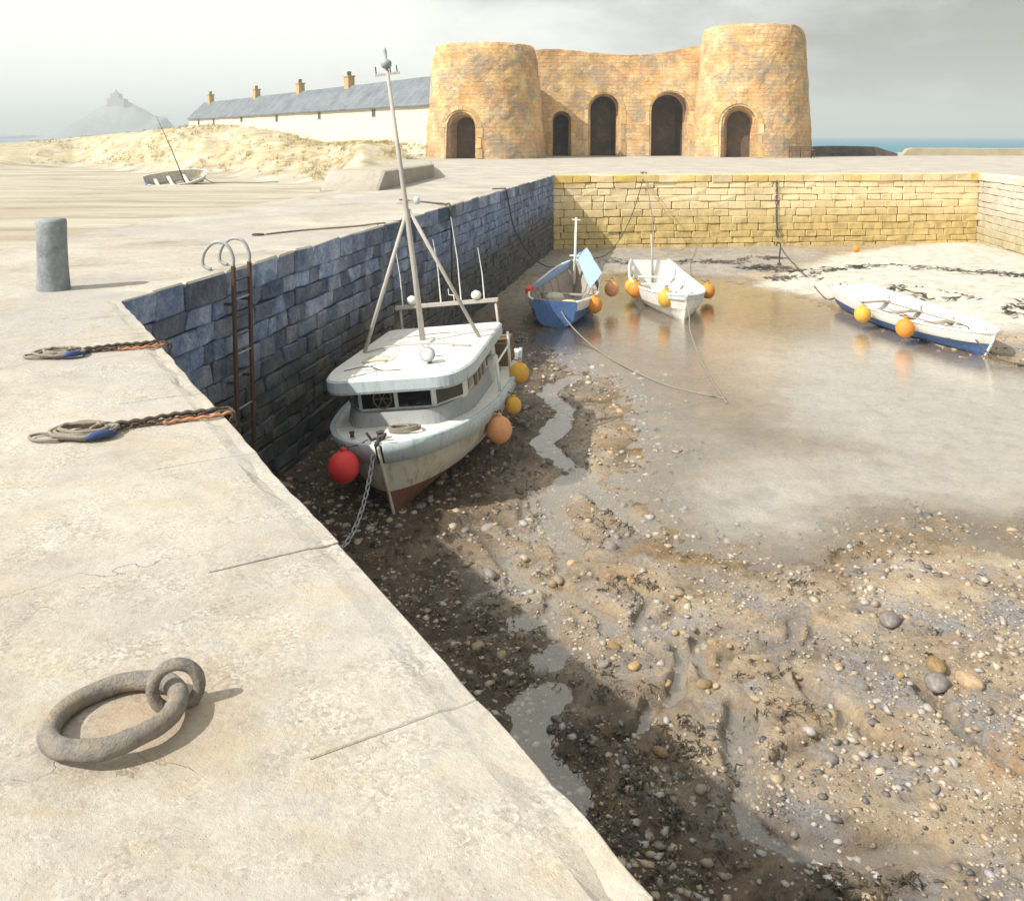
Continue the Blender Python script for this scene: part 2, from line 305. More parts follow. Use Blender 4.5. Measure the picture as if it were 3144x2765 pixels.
# ------------------------------------------------------------------ object helpers
def link(name, me, mat=None, parent=None, loc=None, rot=None):
    o = bpy.data.objects.new(name, me); COL.objects.link(o)
    if me is not None and mat is not None and not me.materials: me.materials.append(M[mat])
    if parent is not None: o.parent = parent
    if loc is not None: o.location = loc
    if rot is not None: o.rotation_euler = rot
    return o
def tag(o, label=None, cat=None, group=None, kind=None):
    if label: o['label'] = label
    if cat: o['category'] = cat
    if group: o['group'] = group
    if kind: o['kind'] = kind
    return o
def thing(name, label, cat, loc=(0, 0, 0), rot=(0, 0, 0), group=None):
    o = bpy.data.objects.new(name, None); COL.objects.link(o); o.location = loc; o.rotation_euler = rot
    o.empty_display_size = .2
    return tag(o, label, cat, group)
class MB:
    def __init__(s): s.v = []; s.f = []
    def add(s, vs, fs):
        b = len(s.v); s.v += [tuple(x) for x in vs]; s.f += [tuple(b+i for i in f) for f in fs]; return s
    def box(s, x0, x1, y0, y1, z0, z1):
        return s.add([(x0,y0,z0),(x1,y0,z0),(x1,y1,z0),(x0,y1,z0),(x0,y0,z1),(x1,y0,z1),(x1,y1,z1),(x0,y1,z1)],
                     [(3,2,1,0),(4,5,6,7),(0,1,5,4),(1,2,6,5),(2,3,7,6),(3,0,4,7)])
    def prism(s, poly, z0, z1):
        n = len(poly); vs = [(x, y, z0) for x, y in poly]+[(x, y, z1) for x, y in poly]
        return s.add(vs, [tuple(range(n-1, -1, -1)), tuple(range(n, 2*n))]+[(i, (i+1) % n, n+(i+1) % n, n+i) for i in range(n)])
    def tube(s, pts, r, seg=8, cap=True, closed=False):
        pts = [Vector(p) for p in pts]; n = len(pts)
        rr = r if hasattr(r, '__len__') else [r]*n
        ref = None; vs = []
        for i, p in enumerate(pts):
            if closed: d = pts[(i+1) % n]-pts[i-1]
            else: d = pts[min(i+1, n-1)]-pts[max(i-1, 0)]
            d = d.normalized() if d.length > 1e-9 else Vector((0, 0, 1))
            if ref is None: ref = d.orthogonal().normalized()
            ref = (ref-d*ref.dot(d)); ref = ref.normalized() if ref.length > 1e-6 else d.orthogonal().normalized()
            q = d.cross(ref)
            for k_ in range(seg):
                a = 2*math.pi*k_/seg; vs.append(p+(ref*math.cos(a)+q*math.sin(a))*rr[i])
        fs = []
        for i in range(n if closed else n-1):
            j = (i+1) % n
            for k_ in range(seg):
                fs.append((i*seg+k_, i*seg+(k_+1) % seg, j*seg+(k_+1) % seg, j*seg+k_))
        if cap and not closed:
            fs.append(tuple(range(seg-1, -1, -1))); fs.append(tuple(range((n-1)*seg, n*seg)))
        return s.add(vs, fs)
    def lathe(s, prof, seg=20, c=(0, 0, 0)):
        vs = []; n = len(prof)
        for r, z in prof:
            for k_ in range(seg):
                a = 2*math.pi*k_/seg; vs.append((c[0]+r*math.cos(a), c[1]+r*math.sin(a), c[2]+z))
        fs = [(i*seg+k_, i*seg+(k_+1) % seg, (i+1)*seg+(k_+1) % seg, (i+1)*seg+k_) for i in range(n-1) for k_ in range(seg)]
        fs += [tuple(range(seg-1, -1, -1)), tuple(range((n-1)*seg, n*seg))]
        return s.add(vs, fs)
    def mesh(s, name, smooth=False):
        me = bpy.data.meshes.new(name); me.from_pydata(s.v, [], s.f); me.update()
        if smooth: me.polygons.foreach_set('use_smooth', [True]*len(me.polygons))
        return me
    def build(s, name, mat, parent=None, smooth=False, bevel=0.0, **k):
        me = s.mesh(name, smooth)
        if bevel:
            bm = bmesh.new(); bm.from_mesh(me)
            bmesh.ops.bevel(bm, geom=bm.edges[:], offset=bevel, segments=2, affect='EDGES', clamp_overlap=True)
            bm.to_mesh(me); bm.free()
        return link(name, me, mat, parent, **k)
def spline(pts, n=8, closed=False):
    P = [Vector(p) for p in pts]; out = []; m = len(P)
    for i in range(m if closed else m-1):
        if closed: p0, p1, p2, p3 = P[i-1], P[i], P[(i+1) % m], P[(i+2) % m]
        else: p0, p1, p2, p3 = P[max(i-1, 0)], P[i], P[i+1], P[min(i+2, m-1)]
        for k_ in range(n):
            t = k_/n
            out.append(.5*((2*p1)+(-p0+p2)*t+(2*p0-5*p1+4*p2-p3)*t*t+(-p0+3*p1-3*p2+p3)*t**3))
    if not closed: out.append(P[-1])
    return out
def sag(a, b, s, n=10):
    a, b = Vector(a), Vector(b)
    return [a.lerp(b, i/n)-Vector((0, 0, 4*s*(i/n)*(1-i/n))) for i in range(n+1)]
def vnoise(x, y, s=0, octv=4, gain=.5):
    """smooth value noise on numpy arrays, about -1..1"""
    x = np.asarray(x, float); y = np.asarray(y, float); out = np.zeros(np.broadcast(x, y).shape); amp = 1; tot = 0
    for o in range(octv):
        xi = np.floor(x).astype(np.int64); yi = np.floor(y).astype(np.int64); fx = x-xi; fy = y-yi
        fx = fx*fx*(3-2*fx); fy = fy*fy*(3-2*fy)
        def hsh(a, b):
            h = (a*374761393+b*668265263+(s+o)*1442695041) & 0xffffffff
            h = ((h ^ (h >> 13))*1274126177) & 0xffffffff
            return ((h ^ (h >> 16)) & 0xffff)/32767.5-1
        v = (hsh(xi, yi)*(1-fx)+hsh(xi+1, yi)*fx)*(1-fy)+(hsh(xi, yi+1)*(1-fx)+hsh(xi+1, yi+1)*fx)*fy
        out = out+v*amp; tot += amp; amp *= gain; x = x*2.03+17.1; y = y*2.03+9.7
    return out/tot
def sstep(a, b, x):
    t = np.clip((x-a)/(b-a), 0, 1); return t*t*(3-2*t)
def grid_mesh(name, P, attrs=None, smooth=True, keep=None):
    """P: (m, n, 3) array of points"""
    m, n = P.shape[:2]; me = bpy.data.meshes.new(name)
    me.vertices.add(m*n); me.vertices.foreach_set('co', P.reshape(-1).astype(np.float32))
    i = np.arange(m*n).reshape(m, n)
    q = np.stack([i[:-1, :-1], i[:-1, 1:], i[1:, 1:], i[1:, :-1]], -1).reshape(-1, 4)
    if keep is not None: q = q[(keep[:-1, :-1] & keep[1:, 1:] & keep[:-1, 1:] & keep[1:, :-1]).reshape(-1)]
    me.loops.add(q.size); me.loops.foreach_set('vertex_index', q.reshape(-1).astype(np.int32))
    me.polygons.add(len(q)); me.polygons.foreach_set('loop_start', np.arange(0, q.size, 4, dtype=np.int32))
    me.polygons.foreach_set('loop_total', np.full(len(q), 4, dtype=np.int32))
    me.update(calc_edges=True); me.validate()
    if smooth: me.polygons.foreach_set('use_smooth', np.ones(len(q), bool))
    for k_, a in (attrs or {}).items():
        at_ = me.attributes.new(k_, 'FLOAT', 'POINT'); at_.data.foreach_set('value', a.reshape(-1).astype(np.float32))
    return me
def tri_mesh(name, V, Fc, smooth=False):
    me = bpy.data.meshes.new(name); V = np.asarray(V, np.float32); Fc = np.asarray(Fc, np.int32); n = Fc.shape[1]
    me.vertices.add(len(V)); me.vertices.foreach_set('co', V.reshape(-1))
    me.loops.add(Fc.size); me.loops.foreach_set('vertex_index', Fc.reshape(-1))
    me.polygons.add(len(Fc)); me.polygons.foreach_set('loop_start', np.arange(0, Fc.size, n, dtype=np.int32))
    me.polygons.foreach_set('loop_total', np.full(len(Fc), n, dtype=np.int32)); me.update(calc_edges=True)
    if smooth: me.polygons.foreach_set('use_smooth', np.ones(len(Fc), bool))
    return me

# ================================================================== SETTING
# ---- sea
me = grid_mesh('sea', np.stack(np.meshgrid(np.linspace(-5500, 5500, 12), np.linspace(-700, 6200, 12))[::1]+[np.full((12, 12), -5.0)], -1)); tag(link('sea', me, 'sea'), kind='structure')

# ---- quay edge, walls and deck
ZB = -4.6
EDGE = [Vector(p) for p in ((5.24, -6.0), (-4.79, 10.82), (2.14, 46.33), (25.31, 48.85), (23.4, 36.0), (22.0, 8.0))]
def offset_line(P, w):
    out = []
    for i, p in enumerate(P):
        ds = []
        if i > 0: ds.append((P[i]-P[i-1]).normalized())
        if i < len(P)-1: ds.append((P[i+1]-P[i]).normalized())
        ns = [Vector((-d.y, d.x)) for d in ds]
        m = sum(ns, Vector((0, 0))).normalized(); out.append(p+m*(w/m.dot(ns[0])))
    return out
W_COP, W_BLK = .58, .50
INNER = offset_line(EDGE, W_COP)
deck_poly = [Vector(p) for p in INNER]+[Vector(p) for p in ((60, 8), (60, 112), (-16, 112), (-10.5, 80), (-5.2, 46), (-6.64, 31.65), (-7.53, 26.5), (-8.54, 21.55), (-8.95, 17.5), (-9.05, 12), (-10.5, 2), (-14, -6))]
def solid_poly(name, poly, z0, z1):
    tris = geometry.tessellate_polygon([[Vector((p.x, p.y, 0)) for p in poly]])
    n = len(poly); mb = MB(); vs = [(p.x, p.y, z1) for p in poly]+[(p.x, p.y, z0) for p in poly]
    fs = [tuple(t) for t in tris]+[(i, (i+1) % n, n+(i+1) % n, n+i) for i in range(n)]
    mb.add(vs, fs); me = mb.mesh(name); bm = bmesh.new(); bm.from_mesh(me); bmesh.ops.recalc_face_normals(bm, faces=bm.faces[:])
    for f in bm.faces:
        if abs(f.normal.z) > .9 and f.normal.z < 0: f.normal_flip()
    bm.to_mesh(me); bm.free(); return me
deck = link('quay_deck', solid_poly('quay_deck', deck_poly, ZB, 0.0), 'quay'); tag(deck, kind='structure')

def block_mesh(f0, f1, b0, b1, z0, z1, nrm, jit, bev, proud):
    """one dressed stone: plan quad face f0-f1, back b0-b1, between two heights"""
    o = nrm*proud
    def j(): return Vector((random.uniform(-jit, jit), random.uniform(-jit, jit), random.uniform(-jit, jit)*.6))
    P = []
    for z in (z0, z1):
        for q, fr in ((f0, 1), (f1, 1), (b1, 0), (b0, 0)):
            v = Vector((q.x, q.y, z))
            if fr: v += Vector((o.x, o.y, 0))+j()
            P.append(v)
    bm = bmesh.new(); vs = [bm.verts.new(p) for p in P]
    for f in ((3, 2, 1, 0), (4, 5, 6, 7), (0, 1, 5, 4), (1, 2, 6, 5), (2, 3, 7, 6), (3, 0, 4, 7)): bm.faces.new([vs[i] for i in f])
    bmesh.ops.recalc_face_normals(bm, faces=bm.faces[:])
    es = [e for e in bm.edges if not (e.verts[0] in (vs[2], vs[3], vs[6], vs[7]) and e.verts[1] in (vs[2], vs[3], vs[6], vs[7]))]
    bmesh.ops.bevel(bm, geom=es, offset=bev*random.uniform(.6, 1.4), segments=1, affect='EDGES', clamp_overlap=True)
    return bm
def chip(bm, f0, f1, out):
    """worn, chipped front arris on a coping stone"""
    bmesh.ops.subdivide_edges(bm, edges=[e for e in bm.edges if e.calc_length() > .25], cuts=11, use_grid_fill=True)
    bm.normal_update()
    for v in bm.verts:
        d = (Vector((v.co.x, v.co.y))-f0).dot(out)+.02; up = v.co.z
        n = float(vnoise(v.co.x*4, v.co.y*4, 55, 4, .6)); n2 = float(vnoise(v.co.x*1.3, v.co.y*1.3, 56, 3))
        if d > -.10 and up > -.12:
            w = max(0, 1-abs(d)/.10)*max(0, 1+up/.12)
            cpt = .012+.05*max(0, n+.05)
            v.co.x -= out.x*cpt*w; v.co.y -= out.y*cpt*w; v.co.z -= cpt*.7*w
        if up > -.01 and d < -.1: v.co.z += .003*n2
def build_wall(idx, root, mat, lens, hts, n_parts, cop_breaks=None, cop_len=(.9, 1.4), jit=.018, bev=.018, all_parts=False):
    P0, P1 = EDGE[idx], EDGE[idx+1]; d = (P1-P0); L = d.length; d.normalize(); out = Vector((d.y, -d.x))
    bkC = offset_line(EDGE, W_COP); bkB = offset_line(EDGE, W_BLK)
    blocks = []
    def emit(s0, s1, z0, z1, bk, w, kind):
        g = .009 if idx else .004
        a0, a1 = (s0+g if s0 > 0 else 0), (s1-g if s1 < L else L)
        f0, f1 = P0+d*a0, P0+d*a1
        b0 = bk[idx] if s0 <= 0 else f0-out*w
        b1 = bk[idx+1] if s1 >= L else f1-out*w
        c = (f0+f1)/2; blocks.append((math.dist((c.x, c.y, (z0+z1)/2), (0, 0, 2)), kind, f0, f1, b0, b1, z0+g*.7, z1-(g*.7 if kind else 0)))
    zc = -.40
    s = 0.0; br = [0.0]
    if cop_breaks: br = cop_breaks
    else:
        while s < L-.5: s += random.uniform(*cop_len); br.append(min(s, L))
        br[-1] = L
    for a, b in zip(br[:-1], br[1:]): emit(a, b, zc, random.uniform(.0, .012) if idx else random.uniform(.002, .005), bkC, W_COP, 0)
    z = zc
    while z > ZB+.2:
        h = random.uniform(*hts); s = 0.0; first = True
        while s < L-.05:
            l = random.uniform(*lens)*(.5 if first else 1); first = False
            e_ = s+l
            if L-e_ < lens[0]*.6: e_ = L
            emit(s, e_, z-h, z, bkB, W_BLK, 1); s = e_
        z -= h
    blocks.sort(key=lambda b: (b[1] == 1, b[0] if b[6] > -3.3 else b[0]+30))
    rest = bmesh.new(); nrest = 0
    for i, (dist, kind, f0, f1, b0, b1, z0, z1) in enumerate(blocks):
        bm = block_mesh(f0, f1, b0, b1, z0, z1, out, jit if (kind or idx) else .006, bev if (kind or idx) else .006, .045 if kind == 0 else random.uniform(-.022, .022))
        name = 'coping_stone' if kind == 0 else 'stone_block'
        me = bpy.data.meshes.new(name)
        if i < n_parts:
            if kind == 0 and idx == 0 and dist < 14: chip(bm, f0, f1, out)
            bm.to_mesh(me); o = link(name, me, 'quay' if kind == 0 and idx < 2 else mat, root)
            if kind == 0 and idx == 1:           # sunlit tread pale, shaded face dark: light and shade put into the materials
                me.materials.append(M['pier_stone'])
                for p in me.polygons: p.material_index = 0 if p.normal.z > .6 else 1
        else:
            bm.to_mesh(me); rest.from_mesh(me); bpy.data.meshes.remove(me); nrest += 1
        bm.free()
    if nrest:
        me = bpy.data.meshes.new('distant_blocks'); rest.to_mesh(me); o = link('distant_blocks', me, mat, root); o['kind'] = 'stuff'
    rest.free()
w_near = thing('quay_wall', 'near quay wall with pale worn coping stones along the foreground edge', 'quay wall', group='harbour walls')
d0 = (EDGE[1]-EDGE[0]).normalized()
br = sorted([max(0, (Vector(p)-EDGE[0]).dot(d0)) for p in ((.35, 2.2), (-.17, 3.03), (-.94, 4.26), (-1.66, 5.56), (-2.45, 6.9), (-3.3, 8.25), (-3.75, 9.07), (-4.3, 10.0))])
br = [0.0, 2.1, 4.1, 6.2, 8.1]+[b for b in br if b > 8.9]+[(EDGE[1]-EDGE[0]).length]
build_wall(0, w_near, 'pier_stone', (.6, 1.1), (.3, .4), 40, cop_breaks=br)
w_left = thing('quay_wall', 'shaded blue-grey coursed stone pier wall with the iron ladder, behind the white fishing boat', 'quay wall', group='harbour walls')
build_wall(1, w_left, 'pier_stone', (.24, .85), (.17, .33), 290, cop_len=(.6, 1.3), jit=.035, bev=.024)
w_back = thing('quay_wall', 'golden sandstone quay wall across the far end of the basin below the kilns', 'quay wall', group='harbour walls')
build_wall(2, w_back, 'back_stone', (.6, 1.2), (.3, .42), 24, cop_len=(.8, 1.3), jit=.03, bev=.03)
w_right = thing('quay_wall', 'pale quay wall turning toward the viewer at the right edge', 'quay wall', group='harbour walls')
build_wall(3, w_right, 'pale_stone', (.6, 1.2), (.3, .42), 16, cop_len=(.9, 1.4), jit=.03, bev=.03)
w_right2 = thing('quay_wall', 'pale quay wall closing the right side of the basin nearest the viewer', 'quay wall', group='harbour walls')
build_wall(4, w_right2, 'pale_stone', (.8, 1.4), (.35, .45), 0, cop_len=(.9, 1.4), jit=.03, bev=.03)

# ---- harbour bed: mud, stones, a sand bank, a pool and rivulets
ZW = -3.88
POOL = np.array([(0.6, 25.2), (1.6, 33.5), (2.6, 37.2), (5.95, 38.4), (8.71, 36.6), (10.73, 33.4), (11.3, 30.4), (12.2, 24.6), (13.6, 22.4), (20, 21.5), (20, 13.6), (10.07, 12.3), (6.58, 13.0), (4.4, 12.0), (2.9, 12.1), (2.1, 13.2), (2.16, 15.22), (2.5, 18.95), (2.0, 21.6), (1.2, 22.9)])
def sdf(poly, x, y):
    """signed distance, positive inside"""
    d = np.full(x.shape, 1e9); ins = np.zeros(x.shape, bool); n = len(poly)
    for i in range(n):
        ax, ay = poly[i]; bx, by = poly[(i+1) % n]; ex, ey = bx-ax, by-ay
        t = np.clip(((x-ax)*ex+(y-ay)*ey)/(ex*ex+ey*ey), 0, 1)
        d = np.minimum(d, np.hypot(x-ax-t*ex, y-ay-t*ey))
        c = ((ay > y) != (by > y)) & (x < (bx-ax)*(y-ay)/((by-ay) if abs(by-ay) > 1e-9 else 1e-9)+ax); ins ^= c
    return np.where(ins, d, -d)
def line_dist(pts, x, y):
    d = np.full(x.shape, 1e9)
    for (ax, ay), (bx, by) in zip(pts[:-1], pts[1:]):
        ex, ey = bx-ax, by-ay; t = np.clip(((x-ax)*ex+(y-ay)*ey)/(ex*ex+ey*ey+1e-9), 0, 1)
        d = np.minimum(d, np.hypot(x-ax-t*ex, y-ay-t*ey))
    return d
STREAMS = [([(1.5, 21.57), (0.98, 20.9), (0.83, 20.07), (1.16, 18.95), (0.95, 17.94), (0.61, 16.88), (0.89, 15.94), (1.12, 15.33), (0.78, 14.66), (0.66, 13.94), (0.67, 13.19), (0.85, 12.52)], .13),
 ([(1.12, 15.33), (1.39, 14.44), (1.72, 13.74), (2.01, 13.02)], .10),
 ([(-.71, 13.37), (-.27, 12.52), (-.08, 11.92), (.18, 11.36), (.57, 11.23), (.87, 10.92), (1.18, 10.56), (1.17, 10.17)], .06),
 ([(.44, 9.07), (.2, 8.78), (.16, 8.31), (.18, 7.96), (.4, 7.7), (.47, 7.34)], .15),
 ([(.53, 9.86), (.44, 9.66)], .12), ([(.08, 10.5), (.17, 10.39)], .09), ([(.49, 10.17), (.5, 10.98)], .04),
 ([(2.33, 8.78), (2.24, 8.31), (2.14, 7.77), (2.03, 7.4), (2.06, 7.11), (2.31, 6.95), (2.76, 6.85), (3.42, 6.95)], .075),
 ([(4.37, 9.02), (4.4, 8.54), (4.51, 8.17), (4.68, 7.77)], .05), ([(6.71, 12.68), (7.2, 12.21), (7.67, 11.77)], .1),
 ([(-.54, 13.02), (-.17, 13.37), (.28, 12.68)], .05)]
_tr = random.Random(12)
for _x, _y in ((-.6, 13.6), (.3, 12.9), (.9, 12.2), (.2, 11.8), (1.3, 14.6), (.75, 10.6), (1.6, 11.2), (2.6, 10.3), (3.6, 10.6), (.3, 14.6), (1.9, 9.7), (3.1, 9.2)):
    for _b in range(2):
        _a = _tr.uniform(-2.6, -.5); _p = [(_x, _y)]; _cx, _cy = _x, _y
        for _ in range(_tr.randint(4, 8)): _a += _tr.uniform(-.9, .9); _a = max(-2.9, min(-.2, _a)); _cx += .26*math.cos(_a); _cy += .26*math.sin(_a); _p.append((_cx, _cy))
        STREAMS.append((_p, _tr.uniform(.022, .045)))
BANK = np.array([(9.2, 34.9), (11.5, 38), (16.7, 44.8), (22, 48.6), (26, 50), (25.5, 36), (22, 24), (15.6, 25.8), (13.7, 27.4), (12.1, 30.6)])
WET = np.array([(-1, 47.5), (14, 48.5), (16, 44), (11, 38.4), (8.7, 37.2), (5.9, 39.0), (2.2, 38.4), (0, 37)])
def bed_height(x, y, full=False):
    n1 = vnoise(x*.55, y*.55, 3, 5, .55); n2 = vnoise(x*3.3, y*3.3, 11, 4, .6)
    wob = vnoise(x*.9, y*.9, 21, 5, .65)*.95
    dp = sdf(POOL, x, y)+wob
    n3 = vnoise(x*9, y*9, 17, 3, .6)
    n4 = vnoise(x*21, y*21, 19, 2, .6)
    z = -3.81+.05*n1+.04*n2+.028*n3+.014*n4
    z = z-.17*sstep(-1.5, 2.2, dp)-.05*sstep(2, 5, dp)
    # ground rises gently toward the near wall and toward the right foreground
    z = z+.05*sstep(12, 6, y)
    db = sdf(BANK, x, y)+wob*.8; z = z+.36*sstep(-.3, 3.5, db)+.25*sstep(2, 9, db)
    sn = .9*vnoise(x*3.5, y*3.5, 5, 4); z = np.array(z, float)
    for pts, w in STREAMS:
        w = w*1.25; px_ = [p[0] for p in pts]; py_ = [p[1] for p in pts]; mg = w*4
        m_ = (x > min(px_)-mg) & (x < max(px_)+mg) & (y > min(py_)-mg) & (y < max(py_)+mg)
        if not m_.any(): continue
        ds = line_dist(pts, x[m_], y[m_])+w*sn[m_]; zm = z[m_]
        z[m_] = np.minimum(zm, zm+(ZW-.035-zm)*sstep(w*2.4, w*.8, ds))
    if not full: return z
    dw = sdf(WET, x, y)+wob
    a, b = EDGE[0], EDGE[1]; c = EDGE[2]
    near = line_dist([(a.x, a.y), (b.x, b.y), (c.x, c.y)], x, y)
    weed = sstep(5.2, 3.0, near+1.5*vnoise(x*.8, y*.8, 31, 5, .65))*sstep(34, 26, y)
    gold_refl = np.clip(sstep(-1.0, .8, dp+wob), 0, 1)*np.clip(.85+.4*n1, 0, 1)  # where the golden reflection is coloured into the bed
    shore = sstep(ZW+.10, ZW+.015, z)
    pale = sstep(0, 2.5, dp)*np.maximum(sstep(5.0, 7.6, x+1.2*n1)*sstep(29, 24, y), sstep(18.5, 14.5, y+1.5*n1))  # where the sky's reflection is coloured into the bed
    return z, dict(pale=.95*pale, sand=sstep(-.6, 1.0, db), wet=sstep(-.6, .6, dw)*.85, weed=weed, gold_refl=gold_refl*(1-pale), shore=shore*(1-sstep(-.6, 1, db))*(1-pale))
ang = np.linspace(R(-48), R(56), 560); dep = np.geomspace(3.6, 62, 430)
AA, DD = np.meshgrid(ang, dep); X = DD*np.tan(AA); Y = DD
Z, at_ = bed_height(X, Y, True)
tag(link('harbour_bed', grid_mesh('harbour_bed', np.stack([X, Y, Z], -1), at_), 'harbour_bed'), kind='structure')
wp = [Vector(p) for p in ((5.4, -5.4), (-4.5, 11), (2.4, 46.1), (25, 48.5), (23.1, 36), (21.7, 8), (14, -5))]
me = bpy.data.meshes.new('pool_water'); bm = bmesh.new(); bm.faces.new([bm.verts.new((p.x, p.y, ZW)) for p in wp]); bm.normal_update()
for f in bm.faces:
    if f.normal.z < 0: f.normal_flip()
bm.to_mesh(me); bm.free(); tag(link('water', me, 'pool_water'), kind='structure')

# ---- beach and dunes left of the pier
pxs = np.linspace(-1500, 985, 330); dps = np.concatenate([np.geomspace(11, 140, 230), np.linspace(143, 420, 40)])
PX, DY = np.meshgrid(pxs, dps); X = (PX-1022)/1800*DY
base = np.interp(PX, [-1500, 0, 150, 300, 470, 560, 650, 720, 850, 985], [110, 95, 105, 86, 77, 70, 64, 52, 58, 60])+2.5*vnoise(PX*.012, PX*0+.3, 5, 3)
cy = np.interp(PX, [-1500, 0, 100, 200, 330, 400, 450, 560, 610, 650, 690, 720, 780, 850, 985], [290, 285, 280, 270, 257, 251, 249, 262, 278, 289, 287, 283, 285, 293, 320])
cd = base+np.interp(PX, [0, 500, 720, 850], [26, 20, 24, 24]); zc = 2-(cy-272)/1800*cd
flat = -1.95+.35*sstep(20, 80, DY)
t = np.clip((DY-base)/(cd-base), 0, 1); t = t*t*(3-2*t)*.65+t*.35
Z = flat+(zc-flat)*t; dune = sstep(.02, .25, t)
far = np.clip(DY-cd, 0, 1e9); Z = Z-far*np.interp(PX, [-1500, 300, 420, 985], [.09, .06, .004, .004])-np.clip(DY-230, 0, 1e9)*.05
lump = vnoise(X*.22, DY*.16, 8, 5, .55)
Z = Z+dune*lump*.5*(1-.75*np.exp(-((DY-cd)/6)**2))+.05*vnoise(X*.3, DY*.8, 4, 4)
Z = np.where((PX > 850) & (DY < 96), np.minimum(Z, -.4), Z); Z = np.maximum(Z, -7)
Z = np.where((X > -9.6) & (DY < 31), np.minimum(Z, -1.9), Z)
damp = np.clip(sstep(60, 35, DY)*(.35+.9*vnoise(X*.12, DY*.25, 15, 4)), 0, 1)
tag(link('beach', grid_mesh('beach', np.stack([X, DY, Z], -1), dict(dune=np.clip(dune*(.65+.6*lump), 0, 1), damp=damp), keep=(X < np.interp(DY, [11, 31.6, 46, 80, 112, 113], [-8.6, -6.2, -4.6, -9.5, -15, 1e4]))), 'beach'), kind='structure')
# marram grass on the dunes
gm = vnoise(X*.45, DY*.35, 61, 4, .6)
sel = np.argwhere((dune > .3) & (DY < cd+3) & (PX > 60) & (PX < 850) & (gm+.35*lump > .02))
sel = sel[rng.choice(len(sel), min(3600, len(sel)), replace=False)]
V = []; Fc = []
for i, j in sel:
    x, y, z = X[i, j]+rng.normal(0, .4), DY[i, j]+rng.normal(0, .3), Z[i, j]-.06
    if x > -7.2 and y > 60: continue
    hs = rng.uniform(.2, .48)
    for b in range(11):
        a = rng.uniform(0, 6.28); w = rng.uniform(.012, .026); hh = hs*rng.uniform(.6, 1.15); lx, ly = rng.normal(.16, .16), rng.normal(0, .14)
        ca, sa = math.cos(a)*w, math.sin(a)*w; o = rng.normal(0, .13, 2); k_ = len(V)
        V += [(x+o[0]-ca, y+o[1]-sa, z), (x+o[0]+ca, y+o[1]+sa, z), (x+o[0]+lx, y+o[1]+ly, z+hh)]; Fc.append((k_, k_+1, k_+2))
tag(link('dune_grass', tri_mesh('dune_grass', V, Fc), 'marram'), 'dry yellow marram grass covering the sand dunes', 'grass', kind='stuff')

# ---- far hills and the castle crag in the haze
def ridge(name, prof, dist, depth, s, amp):
    xs = np.linspace(prof[0][0], prof[-1][0], 160); hs = np.interp(xs, [p[0] for p in prof], [p[1] for p in prof])
    v = np.linspace(-1, 1, 40); XX, VV = np.meshgrid(xs, v); H = np.interp(XX, xs, hs)
    ZZ = -6+(H+6)*np.clip(1-np.abs(VV)**1.6, 0, 1)+amp*vnoise(XX*.03, VV*5+XX*.01, s, 5, .6)*(1-np.abs(VV))
    return tag(link(name, grid_mesh(name, np.stack([XX, dist+VV*depth, ZZ], -1)), 'far_rock'), kind='structure')
ridge('hills', [(-3400, 5), (-2600, 22), (-1900, 17), (-1560, 20), (-1380, 4)], 2600, 240, 3, 3)
ridge('castle_hill', [(-860, -6), (-806, 6), (-775, 24), (-748, 38), (-724, 53), (-706, 62), (-680, 63), (-660, 54), (-646, 46), (-632, 37), (-612, 34), (-598, 14), (-550, -6)], 1600, 70, 9, 5)
ct = thing('castle', 'small hazy castle perched on the pointed crag at the far left', 'castle', (-691, 1590, -9))
MB().box(-14, 15, -9, 9, 62, 76).build('keep', 'far_wall', ct)
MB().box(-9, 6, -7, 7, 76, 85).build('tower', 'far_wall', ct)
MB().add([(-5, -4, 85), (2, -4, 85), (2, 4, 85), (-5, 4, 85), (-1.5, 0, 93)], [(0, 1, 4), (1, 2, 4), (2, 3, 4), (3, 0, 4)]).build('spire', 'far_rock', ct)
MB().box(30, 62, -8, 8, 28, 41).build('curtain_wall', 'far_wall', ct)

# ---- lime kilns
def arch_prism(w, ztop, y0, y1, w2=None, z0=-1.0, n=10):
    """arch outline in local xz extruded along y, narrowing to w2 at the inside"""
    w2 = w2 or w; mb = MB()
    def ring(wd, y, top):
        sp = top-wd/2; return [(-wd/2, y, z0), (-wd/2, y, sp)]+[(-wd/2*math.cos(math.pi*i/n), y, sp+wd/2*math.sin(math.pi*i/n)) for i in range(1, n)]+[(wd/2, y, sp), (wd/2, y, z0)]
    a, b = ring(w, y0, ztop), ring(w2, y1, ztop-(w-w2)*.4); m = len(a)
    mb.add(a+b, [tuple(range(m)), tuple(range(2*m-1, m-1, -1))]+[(i, m+i, m+(i+1) % m, (i+1) % m) for i in range(m)])
    me = mb.mesh('cut'); bm = bmesh.new(); bm.from_mesh(me); bmesh.ops.recalc_face_normals(bm, faces=bm.faces[:]); bm.to_mesh(me); bm.free(); return me
def cut(me, cuts, deep, mat='kiln'):
    """solid mesh minus cutters [(mesh, matrix)]"""
    o = bpy.data.objects.new('tmp', me); COL.objects.link(o); cs = []
    for cm, mx in cuts:
        c = bpy.data.objects.new('cut', cm); COL.objects.link(c); c.matrix_world = mx; cs.append(c)
        md = o.modifiers.new('b', 'BOOLEAN'); md.operation = 'DIFFERENCE'; md.object = c; md.solver = 'EXACT'
    bpy.context.view_layer.update(); dg = bpy.context.evaluated_depsgraph_get()
    res = bpy.data.meshes.new_from_object(o.evaluated_get(dg))
    for c in cs: bpy.data.objects.remove(c)
    bpy.data.objects.remove(o)
    res.materials.clear(); res.materials.append(M[mat]); res.materials.append(M['arch_inner'])
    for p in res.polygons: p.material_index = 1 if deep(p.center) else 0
    return res
